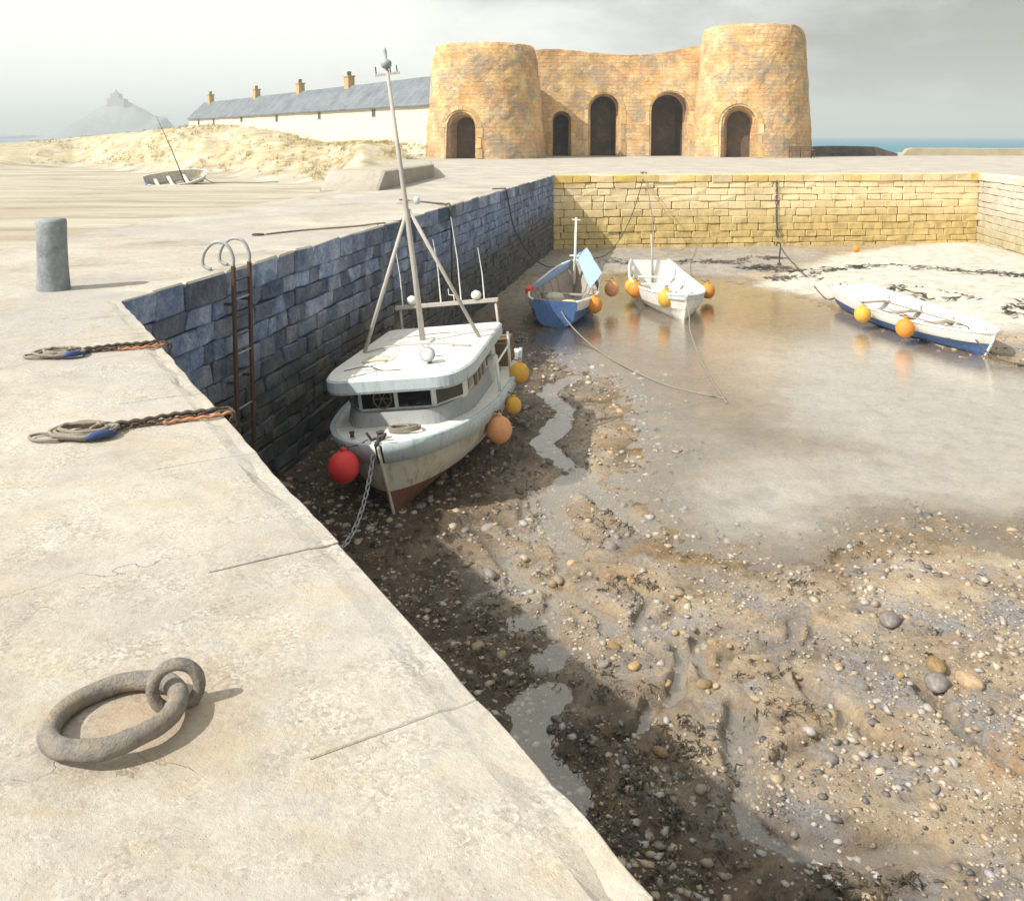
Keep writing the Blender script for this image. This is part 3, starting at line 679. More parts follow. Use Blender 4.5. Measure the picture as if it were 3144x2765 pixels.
def tower_mesh(rb, rt, h, s):
    seg, rows = 72, 26; V = []; Fs = []
    for j in range(rows+1):
        t = j/rows; z = -.6+t*(h+.6); r = rb+(rt-rb)*t**.85-.28*max(0, (t-.86)/.14)**2
        for i in range(seg):
            a = 2*math.pi*i/seg
            rr = r+.13*float(vnoise(a*3.2, z*.7, s, 4, .6))+.05*float(vnoise(a*13, z*3, s+5, 2))
            zz = z+(.45*float(vnoise(a*4, 0.5, s+9, 4)) if j == rows else 0)
            V.append((rr*math.cos(a), rr*math.sin(a), zz))
    # rounded, worn rim
    for i in range(seg):
        a = 2*math.pi*i/seg; V.append(((rt-.55)*math.cos(a), (rt-.55)*math.sin(a), h+.22+.12*float(vnoise(a*5, 3.3, s, 3))))
    for j in range(rows+1):
        for i in range(seg): Fs.append((j*seg+i, j*seg+(i+1) % seg, (j+1)*seg+(i+1) % seg, (j+1)*seg+i))
    Fs.append(tuple(range(seg-1, -1, -1))); Fs.append(tuple((rows+1)*seg+i for i in range(seg)))
    mb = MB(); mb.add(V, Fs); return mb.mesh('tower')
kil = thing('lime_kilns', 'huge orange sandstone lime kilns with two round towers and five dark arches', 'lime kilns', (0, 0, 0))
TOWERS = []
def kiln_tower(name, c, rb, rt, h, ax, w, top, s):
    dx = ax-c[0]; dy = -math.sqrt(rb*rb-dx*dx); th = math.atan2(dy, dx)+math.pi/2
    m1 = Matrix.Rotation(th*.55, 4, 'Z'); p = Vector((dx, dy, 0))
    cu = [(arch_prism(w, top, -2.0, 1.1, w*.86), Matrix.Translation(p) @ m1), (arch_prism(w*.80, top-.35, .6, 2.6, w*.6), Matrix.Translation(p) @ m1)]
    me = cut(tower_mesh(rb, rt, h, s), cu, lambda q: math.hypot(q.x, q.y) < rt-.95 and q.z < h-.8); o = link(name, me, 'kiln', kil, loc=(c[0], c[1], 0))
    TOWERS.append((o, m1, p, rb, rt, h, w, top)); return o
kiln_tower('round_tower', (-2.5, 84.3), 5.7, 4.8, 10.0, -4.6, 3.1, 4.3, 2)
kiln_tower('round_tower', (23.5, 89.2), 5.95, 4.9, 12.2, 20.95, 3.6, 5.0, 7)
mb = MB(); nx, nz_ = 60, 22; V = []
xs = np.linspace(1.2, 19.4, nx)
def front(x, z): return 89.6+1.0*math.sin((x-1.2)/18.2*math.pi)-.2+z*.05+.12*float(vnoise(x*.8, z*.8, 41, 4))
def topz(x): return 10.3+.25*math.sin(x*.4)+.1*float(vnoise(x*1.3, 2.2, 6, 3))+.4*max(0, (x-14)/5)
for j in range(nz_+1):
    for x in xs:
        z = -.6+(topz(x)+.6)*j/nz_; V.append((x, front(x, z), z))
n0 = len(V)
for j in range(2):
    for x in xs: V.append((x, 100.0, -.6 if j == 0 else topz(x)))
Fs = [(j*nx+i, j*nx+i+1, (j+1)*nx+i+1, (j+1)*nx+i) for j in range(nz_) for i in range(nx-1)]
Fs += [(nz_*nx+i, nz_*nx+i+1, n0+nx+i+1, n0+nx+i) for i in range(nx-1)]
Fs += [(n0+nx+i, n0+nx+i+1, n0+i+1, n0+i) for i in range(nx-1)]+[(n0+i, n0+i+1, i+1, i) for i in range(nx-1)]
Fs += [tuple(j*nx for j in range(nz_+1))+(n0+nx, n0), tuple(j*nx+nx-1 for j in range(nz_, -1, -1))+(n0+nx-1, n0+2*nx-1)]
mb.add(V, Fs); me = mb.mesh('linking_wall'); bm = bmesh.new(); bm.from_mesh(me); bmesh.ops.recalc_face_normals(bm, faces=bm.faces[:]); bm.to_mesh(me); bm.free()
cu = []
for x0, x1, top in ((3.95, 5.95, 4.5), (7.6, 10.9, 6.35), (13.7, 17.7, 6.5)):
    w = x1-x0; T = Matrix.Translation(((x0+x1)/2, 90.2, 0))
    cu += [(arch_prism(w, top, -2.5, 1.6, w*.88), T), (arch_prism(w*.82, top-.3, 1.2, 3.6, w*.62), T)]
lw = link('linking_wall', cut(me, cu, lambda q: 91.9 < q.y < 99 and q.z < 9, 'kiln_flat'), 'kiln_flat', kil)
def arch_stones(par, cx, w, top, place, n=13):
    r = w/2; zs = top-r
    for i in range(n+6):
        if i < n: a0, a1 = math.pi*i/n, math.pi*(i+1)/n; q = [(r*math.cos(a0), zs+r*math.sin(a0)), ((r+.42)*math.cos(a0), zs+(r+.42)*math.sin(a0)), ((r+.42)*math.cos(a1), zs+(r+.42)*math.sin(a1)), (r*math.cos(a1), zs+r*math.sin(a1))]
        else:
            sg = 1 if i % 2 else -1; k_ = (i-n)//2; z0 = zs*(k_)/3+.02; z1 = zs*(k_+1)/3; e = .36+.14*((k_+i) % 2); q = [(sg*r, z0), (sg*(r+e), z0), (sg*(r+e), z1), (sg*r, z1)]
        c = (sum(p[0] for p in q)/4, sum(p[1] for p in q)/4); q = [(c[0]+(p[0]-c[0])*.94, c[1]+(p[1]-c[1])*.94) for p in q]
        vs = [place(x, z, .04+.03*random.random()) for x, z in q]+[place(x, z, -.35) for x, z in q]
        MB().add(vs, [(0, 1, 2, 3), (7, 6, 5, 4), (0, 4, 5, 1), (1, 5, 6, 2), (2, 6, 7, 3), (3, 7, 4, 0)]).build('arch_stone', 'arch_ring', par)
for x0, x1, top in ((3.95, 5.95, 4.5), (7.6, 10.9, 6.35), (13.7, 17.7, 6.5)):
    arch_stones(lw, 0, x1-x0, top, lambda x, z, o, c=(x0+x1)/2: (c+x, front(c+x, z)-o, z))

for o, m1, p, rb, rt, h, w, top in TOWERS:
    def place(x, z, off):
        q = p+m1 @ Vector((x, 0, 0)); r = rb+(rt-rb)*max(0, (z+.6)/(h+.6))**.85+off
        d = m1 @ Vector((0, -1, 0)); b_ = q.x*d.x+q.y*d.y; t = -b_+math.sqrt(max(0, b_*b_-(q.x*q.x+q.y*q.y-r*r))); return (q.x+d.x*t, q.y+d.y*t, z)
    arch_stones(o, 0, w, top, place)

# ---- row of cottages
u = Vector((-.55, .835)); n_ = Vector((-.835, -.55)); Rr = Vector((-8.2, 96.0))
cot = thing('cottage_row', 'long low row of cream cottages with grey slate roof and four chimneys', 'cottages', (Rr.x, Rr.y, 0), (0, 0, math.atan2(u.y, u.x)))
# local x along the row, local y = away from the viewer (-n)
side = -1 if Vector((-u.y, u.x)).dot(n_) > 0 else 1
def cy_(v): return v*side
Lc = 103; ze, zr, dpt = 5.5, 8.75, 6.2
mb = MB(); mb.box(-4, Lc, min(cy_(0), cy_(dpt)), max(cy_(0), cy_(dpt)), -1, ze)
mb.add([(Lc, cy_(0), ze), (Lc, cy_(dpt), ze), (Lc, cy_(dpt/2), zr-.1)], [(0, 1, 2)]); mb.build('wall', 'limewash', cot)
mb = MB(); e_ = .35; th = .14
for a, b in ((-e_, dpt/2), (dpt+e_, dpt/2)):
    za = ze-.12; vs = []
    xs = np.linspace(-4.2, Lc+.4, 60)
    for q, (yy, zz) in enumerate(((a, za), (b, zr))):
        for x in xs: vs.append((x, cy_(yy), zz+.07*float(vnoise(x*.2, q*3.0, 77, 3))))
    n = len(xs); vs += [(x, y, z-th) for x, y, z in vs]
    fs = [(i, i+1, n+i+1, n+i) for i in range(n-1)]+[(2*n+i, 3*n+i, 3*n+i+1, 2*n+i+1) for i in range(n-1)]+[(i, 2*n+i, 2*n+i+1, i+1) for i in range(n-1)]+[(0, n, 3*n, 2*n), (n-1, 3*n-1, 4*n-1, 2*n-1)]
    mb.add(vs, fs)
roof = mb.build('roof', 'slate', cot)
def t_of_px(px, yo):      # distance along the row at which a bearing is met
    best = min(range(0, 1030), key=lambda k_: abs(1022+1800*(Rr.x+u.x*k_*.1-n_.x*yo)/(Rr.y+u.y*k_*.1-n_.y*yo)-px)); return best*.1
for px, sc in ((425, 1.25), (516, 1.1), (603, 1.1), (700, 1.15)):
    t = t_of_px(px, dpt/2); s = .62*sc
    ch = MB().box(t-s, t+s, cy_(dpt/2)-.45, cy_(dpt/2)+.45, zr-.7, zr+1.0*sc).build('chimney', 'kiln_brick', roof)
    MB().box(t-s-.1, t+s+.1, cy_(dpt/2)-.55, cy_(dpt/2)+.55, zr+1.0*sc, zr+1.16*sc).build('chimney_cap', 'kiln_brick', roof)
    for q in (-.36, .0, .36): MB().lathe([(.14, 0), (.11, .1), (.13, .5), (.16, .55)], 8, (t+q*sc, cy_(dpt/2), zr+1.16*sc)).build('chimney_pot', 'rope_dark', roof)
for px, w, h in ((400, 1.3, 1.1), (430, 1.2, 1.1), (485, 1.2, .9), (555, 1.2, 1.1), (640, 1.1, 1.0), (748, 1.1, 1.0)):
    t = t_of_px(px, 0); yf = cy_(-.04)
    wd = MB().box(t-w/2, t+w/2, min(yf, cy_(.1)), max(yf, cy_(.1)), ze-.28-h, ze-.28).build('window', 'wood_grey', cot)
    yg = cy_(-.07)
    MB().box(t-w/2+.14, t-.06, min(yg, cy_(0)), max(yg, cy_(0)), ze-.16-h, ze-.4).build('pane', 'window_dark', wd)
    MB().box(t+.06, t+w/2-.14, min(yg, cy_(0)), max(yg, cy_(0)), ze-.16-h, ze-.4).build('pane', 'window_dark', wd)

# ---- low walls, bench, rock heap round the kilns
def lumpy_wall(name, path, w, hts, mat, label, slope0=.5, s=1):
    P = [Vector((x, y, 0)) for x, y in path]; N = 40; pts = []
    L = [0]
    for a, b in zip(P[:-1], P[1:]): L.append(L[-1]+(b-a).length)
    V = []; Fs = []
    for i in range(N+1):
        d = L[-1]*i/N; k_ = max(j for j in range(len(L)-1) if L[j] <= d+1e-6); q = P[k_].lerp(P[k_+1], (d-L[k_])/(L[k_+1]-L[k_])); dr = (P[k_+1]-P[k_]).normalized(); nn = Vector((-dr.y, dr.x, 0))
        h = np.interp(i/N, np.linspace(0, 1, len(hts)), hts)*min(1, (d+.02)/slope0 if slope0 else 1)+.03*float(vnoise(d*1.2, .3, s, 3))
        wj = w/2+.03*float(vnoise(d*1.5, 5.3, s, 3))
        for sx, z in ((1, -.05), (1, h*.5), (1, h-.05), (.9, h), (-.9, h), (-1, h-.05), (-1, h*.5), (-1, -.05)): V.append(q+nn*sx*wj+Vector((0, 0, z)))
    for i in range(N):
        for j in range(7): Fs.append((i*8+j, i*8+j+1, (i+1)*8+j+1, (i+1)*8+j))
    Fs += [tuple(range(7, -1, -1)), tuple(N*8+j for j in range(8))]
    mb = MB(); mb.add(V, Fs); me = mb.mesh(name); bm = bmesh.new(); bm.from_mesh(me); bmesh.ops.recalc_face_normals(bm, faces=bm.faces[:]); bm.to_mesh(me); bm.free()
    return tag(link(name, me, mat), label, 'wall')
lumpy_wall('low_wall', [(-6.0, 33.2), (-5.5, 38), (-4.9, 44), (-6.2, 56), (-8.4, 74)], 2.2, [.72, .66, .55, .32, .1], 'parapet', 'low pale stone parapet with sloping end on the pier before the dunes', .9, 3)
lumpy_wall('low_wall', [(40.5, 94.0), (48, 93.5), (60, 93)], 1.0, [.8, .75, .8], 'far_tan', 'low tan wall along the quay before the strip of blue sea', .6, 6)
lumpy_wall('rock_mound', [(29.5, 91.5), (33, 92), (37.2, 92.5), (38.8, 92.6)], 3.0, [.9, 1.0, 1.0, .95, .3], 'rock_dark', 'low dark mound of stone beside the right kiln tower', .4, 9)

# ================================================================== THINGS ON THE QUAY
b = thing('mooring_bollard', 'tall grey weathered stone bollard standing on the pier at far left', 'bollard', (-6.0, 11.68, 0))
mb = MB(); prof = [(.205, -.02), (.2, .05), (.188, .3), (.182, .6), (.185, .8), (.187, .89), (.178, .925), (.1, .94), (.02, .945)]
seg = 40; V = []
for r, z in prof:
    for i in range(seg):
        a = 2*math.pi*i/seg; V.append(((r+.008*float(vnoise(a*2.5, z*5, 3, 3)))*math.cos(a), (r+.008*float(vnoise(a*2.5+9, z*5, 3, 3)))*math.sin(a), z))
mb.add(V, [(j*seg+i, j*seg+(i+1) % seg, (j+1)*seg+(i+1) % seg, (j+1)*seg+i) for j in range(len(prof)-1) for i in range(seg)]+[tuple((len(prof)-1)*seg+i for i in range(seg))])
mb.build('post', 'bollard_stone', b, smooth=True)

rg = thing('mooring_ring', 'big rusty iron mooring ring lying on the quay in the foreground', 'mooring ring', (-1.345, 2.90, 0))
def torus(R1, r, n=48, m=12, jit=.0, s=0):
    mb = MB(); mb.tube([(R1*math.cos(a)*(1+jit*float(vnoise(a*1.5, .2, s, 2))), R1*math.sin(a)*(1+jit*float(vnoise(a*1.5, 2.2, s, 2))), .006*float(vnoise(a*2, 5.1, s, 3))) for a in np.linspace(0, 2*math.pi, n, endpoint=False)],
                       [r*(1+.10*float(vnoise(a*4, 7.7, s, 3))) for a in np.linspace(0, 2*math.pi, n, endpoint=False)], m, closed=True); return mb
torus(.203, .034, 56, 14, .02, 4).build('ring', 'iron_ring', rg, smooth=True, loc=(0, 0, .052), rot=(R(-3), R(-5), 0))
st = [(.165+.078*math.cos(a)*.95, .11+.078*math.cos(a)*.3, .075+.083*math.sin(a)) for a in np.linspace(R(-60), R(240), 24)]
MB().tube(st, .022, 12).build('staple', 'iron_ring', rg, smooth=True)

def coil(name, label, c, edge, rx, s, mats, drop=.35):
    t = thing(name, label, 'rope', (c[0], c[1], 0), group='mooring ropes coiled on the quay')
    rs = random.Random(s); pts = []
    turns = 7
    for i in range(turns*18+1):
        a = 2*math.pi*i/18; q = i/(turns*18); r = rx*(.45+.55*abs(math.sin(q*math.pi*2.2+.4)))*(1+.12*math.sin(a*.37+s))
        pts.append((r*math.cos(a)+.02*rs.uniform(-1, 1), r*.72*math.sin(a)+.02*rs.uniform(-1, 1), .02+.055*q*(1-.5*r/rx)+.008*rs.random()))
    MB().tube(spline(pts, 2), .014, 6).build('coil', mats[0], t, smooth=True)
    e = Vector((edge[0]-c[0], edge[1]-c[1], 0)); L = e.length; d = e/L; nn = Vector((-d.y, d.x, 0))
    def tail(off, mat, nm, r, z0, wob, l0=0.0, l1=1.0, dr=drop):
        P = []
        for i in range(40):
            f = l0+(l1-l0)*i/39; P.append(d*(rx*.6+(L-rx*.6+.05)*f)+nn*(off*(1-.4*f)+wob*math.sin(f*11+s))+Vector((0, 0, z0+.006*math.sin(f*60))))
        if dr: P += [d*(L+.085)+nn*off*.6+Vector((0, 0, -.03)), d*(L+.095)+nn*off*.6+Vector((0, 0, -dr))]
        MB().tube(P, r, 6).build(nm, mat, t, smooth=True)
    lk = MB().tube([(.017*math.cos(a), .036*math.sin(a), 0) for a in np.linspace(0, 2*math.pi, 12, endpoint=False)], .0075, 6, closed=True).mesh('link', True)
    for row, off in enumerate((.035, -.022)):
        nl = int((L-rx*.5)/.056)
        for i in range(nl+6):
            q = rx*.5+i*.056; over = max(0, q-L-.05)
            pos = d*min(q, L+.075)+nn*(off+.012*math.sin(i*.9+row*2+s))+Vector((0, 0, .024-over)); ll = link('link', lk, 'rust_chain', t, loc=pos)
            ll.rotation_euler = (R(90) if over > 0 else 0, R(35 if i % 2 else -50), math.atan2(d.y, d.x)-math.pi/2) if over <= 0 else (R(90), 0, math.atan2(d.y, d.x)-math.pi/2+R(90*(i % 2)))
    tail(-.085, 'rope_orange', 'orange_strand', .012, .02, .015, .45, 1.0, 0)
    tail(.0, mats[1], 'rope_tail', .014, .05, .014, 0, .9, 0)
    # blue piece standing in for the blue shadow beside the coil
    MB().tube(spline([(rx*.45, -rx*.75, .03), (rx*.75, -rx*.62, .05), (rx*1.0, -rx*.4, .045), (rx*1.12, -rx*.15, .03)], 5), [.016]*3+[.024]*8+[.016]*5, 8).build('blue_shade', 'shade_blue', t, smooth=True)
    MB().tube(spline([(-rx*.7, -rx*.2, .02), (-rx*1.25, -rx*.1, .02), (-rx*1.5, -rx*.4, .02), (-rx*1.1, -rx*.75, .02), (-rx*.4, -rx*.7, .02)], 6), .011, 6).build('loose_end', 'rope_grey', t, smooth=True)
coil('rope_coil', 'smaller heap of coiled grey rope on the quay, the one farther from the iron ring', (-4.12, 8.10), (-3.36, 8.5), .20, 3, ('rope_grey', 'rope_dark'))
coil('rope_coil', 'larger heap of coiled grey rope on the quay, the one nearer the iron ring', (-2.88, 5.90), (-2.09, 6.36), .21, 8, ('rope_grey', 'rope_dark'))

# iron ladder on the shaded wall
fd = (EDGE[2]-EDGE[1]).normalized(); fo = Vector((fd.y, -fd.x)); f3 = Vector((fd.x, fd.y, 0)); o3 = Vector((fo.x, fo.y, 0))
lad = thing('ladder', 'rusty iron ladder with hooped tops fixed to the shaded pier wall', 'ladder', (-4.30, 13.31, 0))
for k_ in (0, 1):
    p = f3*(.50*k_)+o3*.16
    def flat(pts, w, t_, mat, nm):
        mb = MB(); V = []
        for i, q in enumerate(pts):
            q = Vector(q); dd = (Vector(pts[min(i+1, len(pts)-1)])-Vector(pts[max(i-1, 0)])).normalized(); sd_ = f3; bn = dd.cross(sd_).normalized()
            for a, b_ in ((-1, -1), (1, -1), (1, 1), (-1, 1)): V.append(q+sd_*a*w/2+bn*b_*t_/2)
        n = len(pts); mb.add(V, [(i*4+j, i*4+(j+1) % 4, (i+1)*4+(j+1) % 4, (i+1)*4+j) for i in range(n-1) for j in range(4)]+[(3, 2, 1, 0), tuple((n-1)*4+j for j in range(4))])
        mb.build(nm, mat, lad)
    flat([p+Vector((0, 0, -3.75)), p+Vector((0, 0, -2)), p+Vector((0, 0, .08))], .075, .04, 'ladder_rust', 'stringer')
    hoop = spline([p+Vector((0, 0, .06)), p+Vector((0, 0, .22)), p-o3*.10+Vector((0, 0, .40)), p-o3*.30+Vector((0, 0, .42)), p-o3*.46+Vector((0, 0, .27)), p-o3*.49+Vector((0, 0, .08)), p-o3*.36+Vector((0, 0, .02))], 5)
    MB().tube(hoop, .026, 8).build('hoop', 'grey_metal', lad, smooth=True)
    for z in (-.5, -1.7, -2.9): MB().box(-.02, .02, -.02, .02, 0, .2).build('bracket', 'ladder_rust', lad, loc=p+Vector((0, 0, z)), rot=Vector(-o3).to_track_quat('Z', 'Y').to_euler())
for i in range(13): MB().tube([o3*.16+Vector((0, 0, -.15-.28*i)), f3*.5+o3*.16+Vector((0, 0, -.15-.28*i))], .014, 6).build('rung', 'grey_metal' if i % 3 == 1 else 'ladder_rust', lad, smooth=True)

# ropes and rings on the far part of the pier and the back wall
def rope(label, pts, r=.016, mat='rope_dark', n=8, name='mooring_rope', cat='rope', ring=None):
    P0 = Vector(pts[0]); t = thing(name, label, cat, P0, group='mooring lines')
    MB().tube(spline([Vector(p)-P0 for p in pts], n), r, 6).build('line', mat, t, smooth=True)
    if ring is not None:
        rp, rr = ring; torus(rr, rr*.16, 24, 8).build('ring', 'dark_metal', t, smooth=True, loc=Vector(rp)-P0+Vector((0, 0, rr*.16)))
    return t
rope('slack line from an iron ring lying across the pier top to its shaded edge', [(-5.0, 18.2, .02), (-4.5, 18.9, .02), (-4.0, 19.3, .025), (-3.4, 19.9, .02), (-3.02, 20.35, .03), (-2.88, 20.55, -.02), (-2.85, 20.6, -.4)], .018, 'rope_grey', ring=((-5.14, 18.15, 0), .11))
rope('dark line lying across the pier and hanging down its shaded wall behind the boat', [(-3.5, 28.1, .02), (-2.9, 27.4, .02), (-2.3, 26.6, .03), (-1.92, 25.9, .05), (-1.76, 25.75, -.05), (-1.74, 25.8, -1.2), (-1.72, 25.9, -2.4), (-1.5, 26.2, -3.0)], .03, 'rope_dark')
rope('slack dark line hanging from the pier edge down to the mud near the corner', [(-.75, 33.7, .03), (-.33, 33.75, .04), (-.2, 33.8, -.1), (.1, 34.8, -1.6), (.8, 36.6, -2.9), (1.5, 38.6, -3.6), (1.9, 39.3, -3.72)], .026, 'rope_dark')

# bench by the right kiln tower
bn = thing('bench', 'small wooden park bench against the foot of the right kiln tower', 'bench', (26.6, 83.2, 0), (0, 0, R(14)))
for i, x in enumerate((-1.15, 0, 1.15)):
    MB().box(x-.04, x+.04, -.42, -.34, 0, .46).build('leg', 'wood_brown', bn); MB().box(x-.04, x+.04, .05, .13, 0, 1.05).build('leg', 'wood_brown', bn)
for i in range(3): MB().box(-1.25, 1.25, -.44+i*.17, -.31+i*.17, .462, .50).build('seat_slat', 'wood_brown', bn)
for i in range(3): MB().box(-1.25, 1.25, .0, .046, .60+i*.17, .72+i*.17).build('back_slat', 'wood_brown', bn)
for x in (-1.2, 1.2): MB().box(x-.035, x+.035, -.46, .04, .70, .75).build('armrest', 'wood_brown', bn)

# ================================================================== BOATS
def hull_rows(L, beam, deckz, levels, rake, fine=1.25, stern_rake=0.0, nt=36):
    """levels: list of (fraction of depth, midship breadth fraction). Returns rows[level][station] of (x, y, z) for the +x side; bow at y=0"""
    rows = []
    for fz, fb in levels:
        row = []
        for i in range(nt+1):
            t = (i/nt)**1.5; zt = deckz(t); z = fz*zt
            y = rake*(1-fz)**1.1*(1-t)+t*(L-stern_rake*(1-fz))
            bow = max(0, 1-t/.5); b_ = beam(t)*(fb**(1+fine*bow))
            row.append((b_, y, z))
        rows.append(row)
    return rows
def strip(rows, mirror=True, flip=False):
    mb = MB()
    for sgn in ((1, -1) if mirror else (1,)):
        n = len(rows[0]); vs = [(x*sgn, y, z) for r in rows for x, y, z in r]
        fs = [(j*n+i, j*n+i+1, (j+1)*n+i+1, (j+1)*n+i) for j in range(len(rows)-1) for i in range(n-1)]
        if (sgn < 0) != flip: fs = [f[::-1] for f in fs]
        mb.add(vs, fs)
    return mb
def interp_fn(xs, ys):
    xs = list(xs); ys = list(ys)
    def f(t):
        # smooth monotone-ish interpolation
        i = max(0, min(len(xs)-2, sum(1 for q in xs if q <= t)-1)); h = xs[i+1]-xs[i]; u_ = (t-xs[i])/h
        def m(k_):
            if k_ == 0: return (ys[1]-ys[0])/(xs[1]-xs[0])
            if k_ == len(xs)-1: return (ys[-1]-ys[-2])/(xs[-1]-xs[-2])
            a, b_ = (ys[k_]-ys[k_-1])/(xs[k_]-xs[k_-1]), (ys[k_+1]-ys[k_])/(xs[k_+1]-xs[k_]); return 0 if a*b_ <= 0 else 2*a*b_/(a+b_)
        return (1+2*u_)*(1-u_)**2*ys[i]+u_*(1-u_)**2*h*m(i)+u_*u_*(3-2*u_)*ys[i+1]+u_*u_*(u_-1)*h*m(i+1)
    return f

# ---- fishing boat
FB_L = 6.3
fb = thing('fishing_boat', 'white fishing boat with blue-edged wheelhouse roof and tall tripod mast, aground by the wall', 'fishing boat', (-1.85, 13.08, -3.97), (R(-.3), R(-6.2), R(-8.6)))
fb.scale = (1.016,)*3
beam = interp_fn([0, .02, .06, .13, .24, .42, .65, .85, 1], [0.02, .31, .65, .98, 1.25, 1.41, 1.43, 1.34, 1.22])
dz = lambda t: 1.28+.08*(1-t)**3
LV = [(0, .03), (.06, .09), (.18, .40), (.42, .74), (.422, .742), (.52, .82), (.63, .89), (.775, .94), (.777, .942), (.9, .98), (1.0, 1.0)]
rows = hull_rows(FB_L, beam, dz, LV, .42, .55, .15)
strip(rows[:4]).build('hull_bottom', 'bottom_red', fb, smooth=True)
strip(rows[3:9]).build('hull_side', 'hull_cream', fb, smooth=True)
band = [[(x+.035, y-.02*(1-i/36), z) for i, (x, y, z) in enumerate(r)] for r in rows[8:]]
bd = strip([[(x-.04, y, z) for x, y, z in band[0]]]+band+[[(x-.07, y+.02, z+.01) for x, y, z in band[-1]], [(x-.10, y+.04, z-.04) for x, y, z in band[-1]]])
bd.build('rubbing_band', 'band_blue', fb, smooth=True)
mb = MB(); dk = []
for i, (x, y, z) in enumerate(rows[-1]):
    for q in np.linspace(-1, 1, 9): dk.append((q*max(x-.05, .01), y+.03, z-.02+.05*(1-q*q)))
mb.add(dk, [(i*9+j, i*9+j+1, (i+1)*9+j+1, (i+1)*9+j) for i in range(36) for j in range(8)]); deck_o = mb.build('deck', 'boat_white', fb, smooth=True)
tr = [r[-1] for r in rows]; n = len(tr); mb = MB(); mb.add([(x, y, z) for x, y, z in tr]+[(-x, y, z) for x, y, z in tr], [(i, i+1, n+i+1, n+i) for i in range(n-1)]); mb.build('transom', 'hull_cream', fb)
stm = [(0, rows[j][0][1]-.02, rows[j][0][2]) for j in (0, 2, 4, 6, 8, 10)]
MB().tube(spline(stm, 4), .026, 8).build('stem_post', 'hull_cream', fb, smooth=True)
MB().box(-.05, .05, .35, FB_L-.3, -.10, .03).build('keel', 'bottom_red', fb)
def inset_plan(pl, d):
    c = Vector((sum(p[0] for p in pl)/len(pl), sum(p[1] for p in pl)/len(pl))); return [((p[0]-c.x)*d[0]+c.x, (p[1]-c.y)*d[1]+c.y) for p in pl]
def round_poly(pts, r, n=5):
    out = []; m = len(pts)
    for i in range(m):
        p0, p1, p2 = Vector(pts[i-1]), Vector(pts[i]), Vector(pts[(i+1) % m]); rr = min(r[i] if hasattr(r, '__len__') else r, (p0-p1).length*.45, (p2-p1).length*.45)
        a, b_ = p1+(p0-p1).normalized()*rr, p1+(p2-p1).normalized()*rr
        for k_ in range(n+1):
            t = k_/n; q = a*(1-t)**2+p1*2*t*(1-t)+b_*t*t; out.append((q.x, q.y))
    return out
plan_c = round_poly([(-1.10, 1.75), (-.72, .90), (.72, .90), (1.10, 1.75), (1.12, 4.7), (-1.12, 4.7)], .3)
loft = MB(); pc2 = inset_plan(plan_c, (.93, .95)); m = len(plan_c)
loft.add([(x, y, 1.20) for x, y in plan_c]+[(x, y, 1.57) for x, y in pc2], [(i, (i+1) % m, m+(i+1) % m, m+i) for i in range(m)]+[tuple(range(m, 2*m))]); loft.build('coaming', 'grey_metal', fb)
cab = [(-1.0, 1.70), (-.60, 1.12), (.60, 1.12), (1.0, 1.70), (1.02, 4.45), (-1.02, 4.45)]
cabin = MB().prism(cab, 1.55, 1.98).build('wheelhouse', 'boat_white', fb)
def pane(a, b_, z0, z1, f0, f1, glass, nm='window', frame='boat_white'):
    a, b_ = Vector(a), Vector(b_); d = (b_-a); L = d.length; d.normalize(); o = Vector((d.y, -d.x)); p0, p1 = a+d*L*f0, a+d*L*f1
    def slab(q0, q1, za, zb, t0, t1):
        return MB().add([(*(q0+o*t0), za), (*(q1+o*t0), za), (*(q1+o*t0), zb), (*(q0+o*t0), zb), (*(q0+o*t1), za), (*(q1+o*t1), za), (*(q1+o*t1), zb), (*(q0+o*t1), zb)], [(3, 2, 1, 0), (4, 5, 6, 7), (0, 1, 5, 4), (1, 2, 6, 5), (2, 3, 7, 6), (3, 0, 4, 7)])
    w = slab(p0, p1, z0, z1, -.01, .012).build(nm, frame, fb); slab(p0+d*.018, p1-d*.018, z0+.022, z1-.005, -.005, .018).build('pane', glass, w)
pane(cab[1], cab[2], 1.585, 1.955, .01, .488, 'glass_dark'); pane(cab[1], cab[2], 1.585, 1.955, .512, .99, 'glass_dark')
pane(cab[0], cab[1], 1.585, 1.955, .08, .92, 'glass_pale'); pane(cab[2], cab[3], 1.585, 1.955, .06, .92, 'glass_dark')
pane(cab[3], cab[4], 1.585, 1.955, .05, .22, 'glass_pale'); pane(cab[3], cab[4], 1.585, 1.955, .62, .85, 'glass_dark'); pane(cab[5], cab[0], 1.585, 1.955, .3, .6, 'glass_dark'); pane(cab[5], cab[0], 1.585, 1.955, .68, .94, 'glass_dark')
for i in range(6):
    y = 2.35+i*.16; MB().box(1.0, 1.035, y, y+.13, 1.45, 1.95).build('door_plank', 'wood_brown' if i % 2 == 0 else 'wood_grey', fb)
rp = round_poly([(-1.22, 1.50), (-1.02, .76), (1.02, .76), (1.22, 1.50), (1.16, 4.85), (-1.16, 4.85)], [.35, .42, .42, .35, .2, .2], 6); m = len(rp)
rp_i = inset_plan(rp, (.975, .985))
mb = MB(); rr0 = inset_plan(rp, (.985, .99))
mb.add([(x, y, 1.93) for x, y in rr0]+[(x, y, 1.97) for x, y in rp]+[(x, y, 2.13) for x, y in rp]+[(x, y, 2.155) for x, y in rp_i], [(j*m+i, j*m+(i+1) % m, (j+1)*m+(i+1) % m, (j+1)*m+i) for j in range(3) for i in range(m)]+[tuple(range(m-1, -1, -1))])
roof_f = mb.build('roof_fascia', 'band_blue', fb)
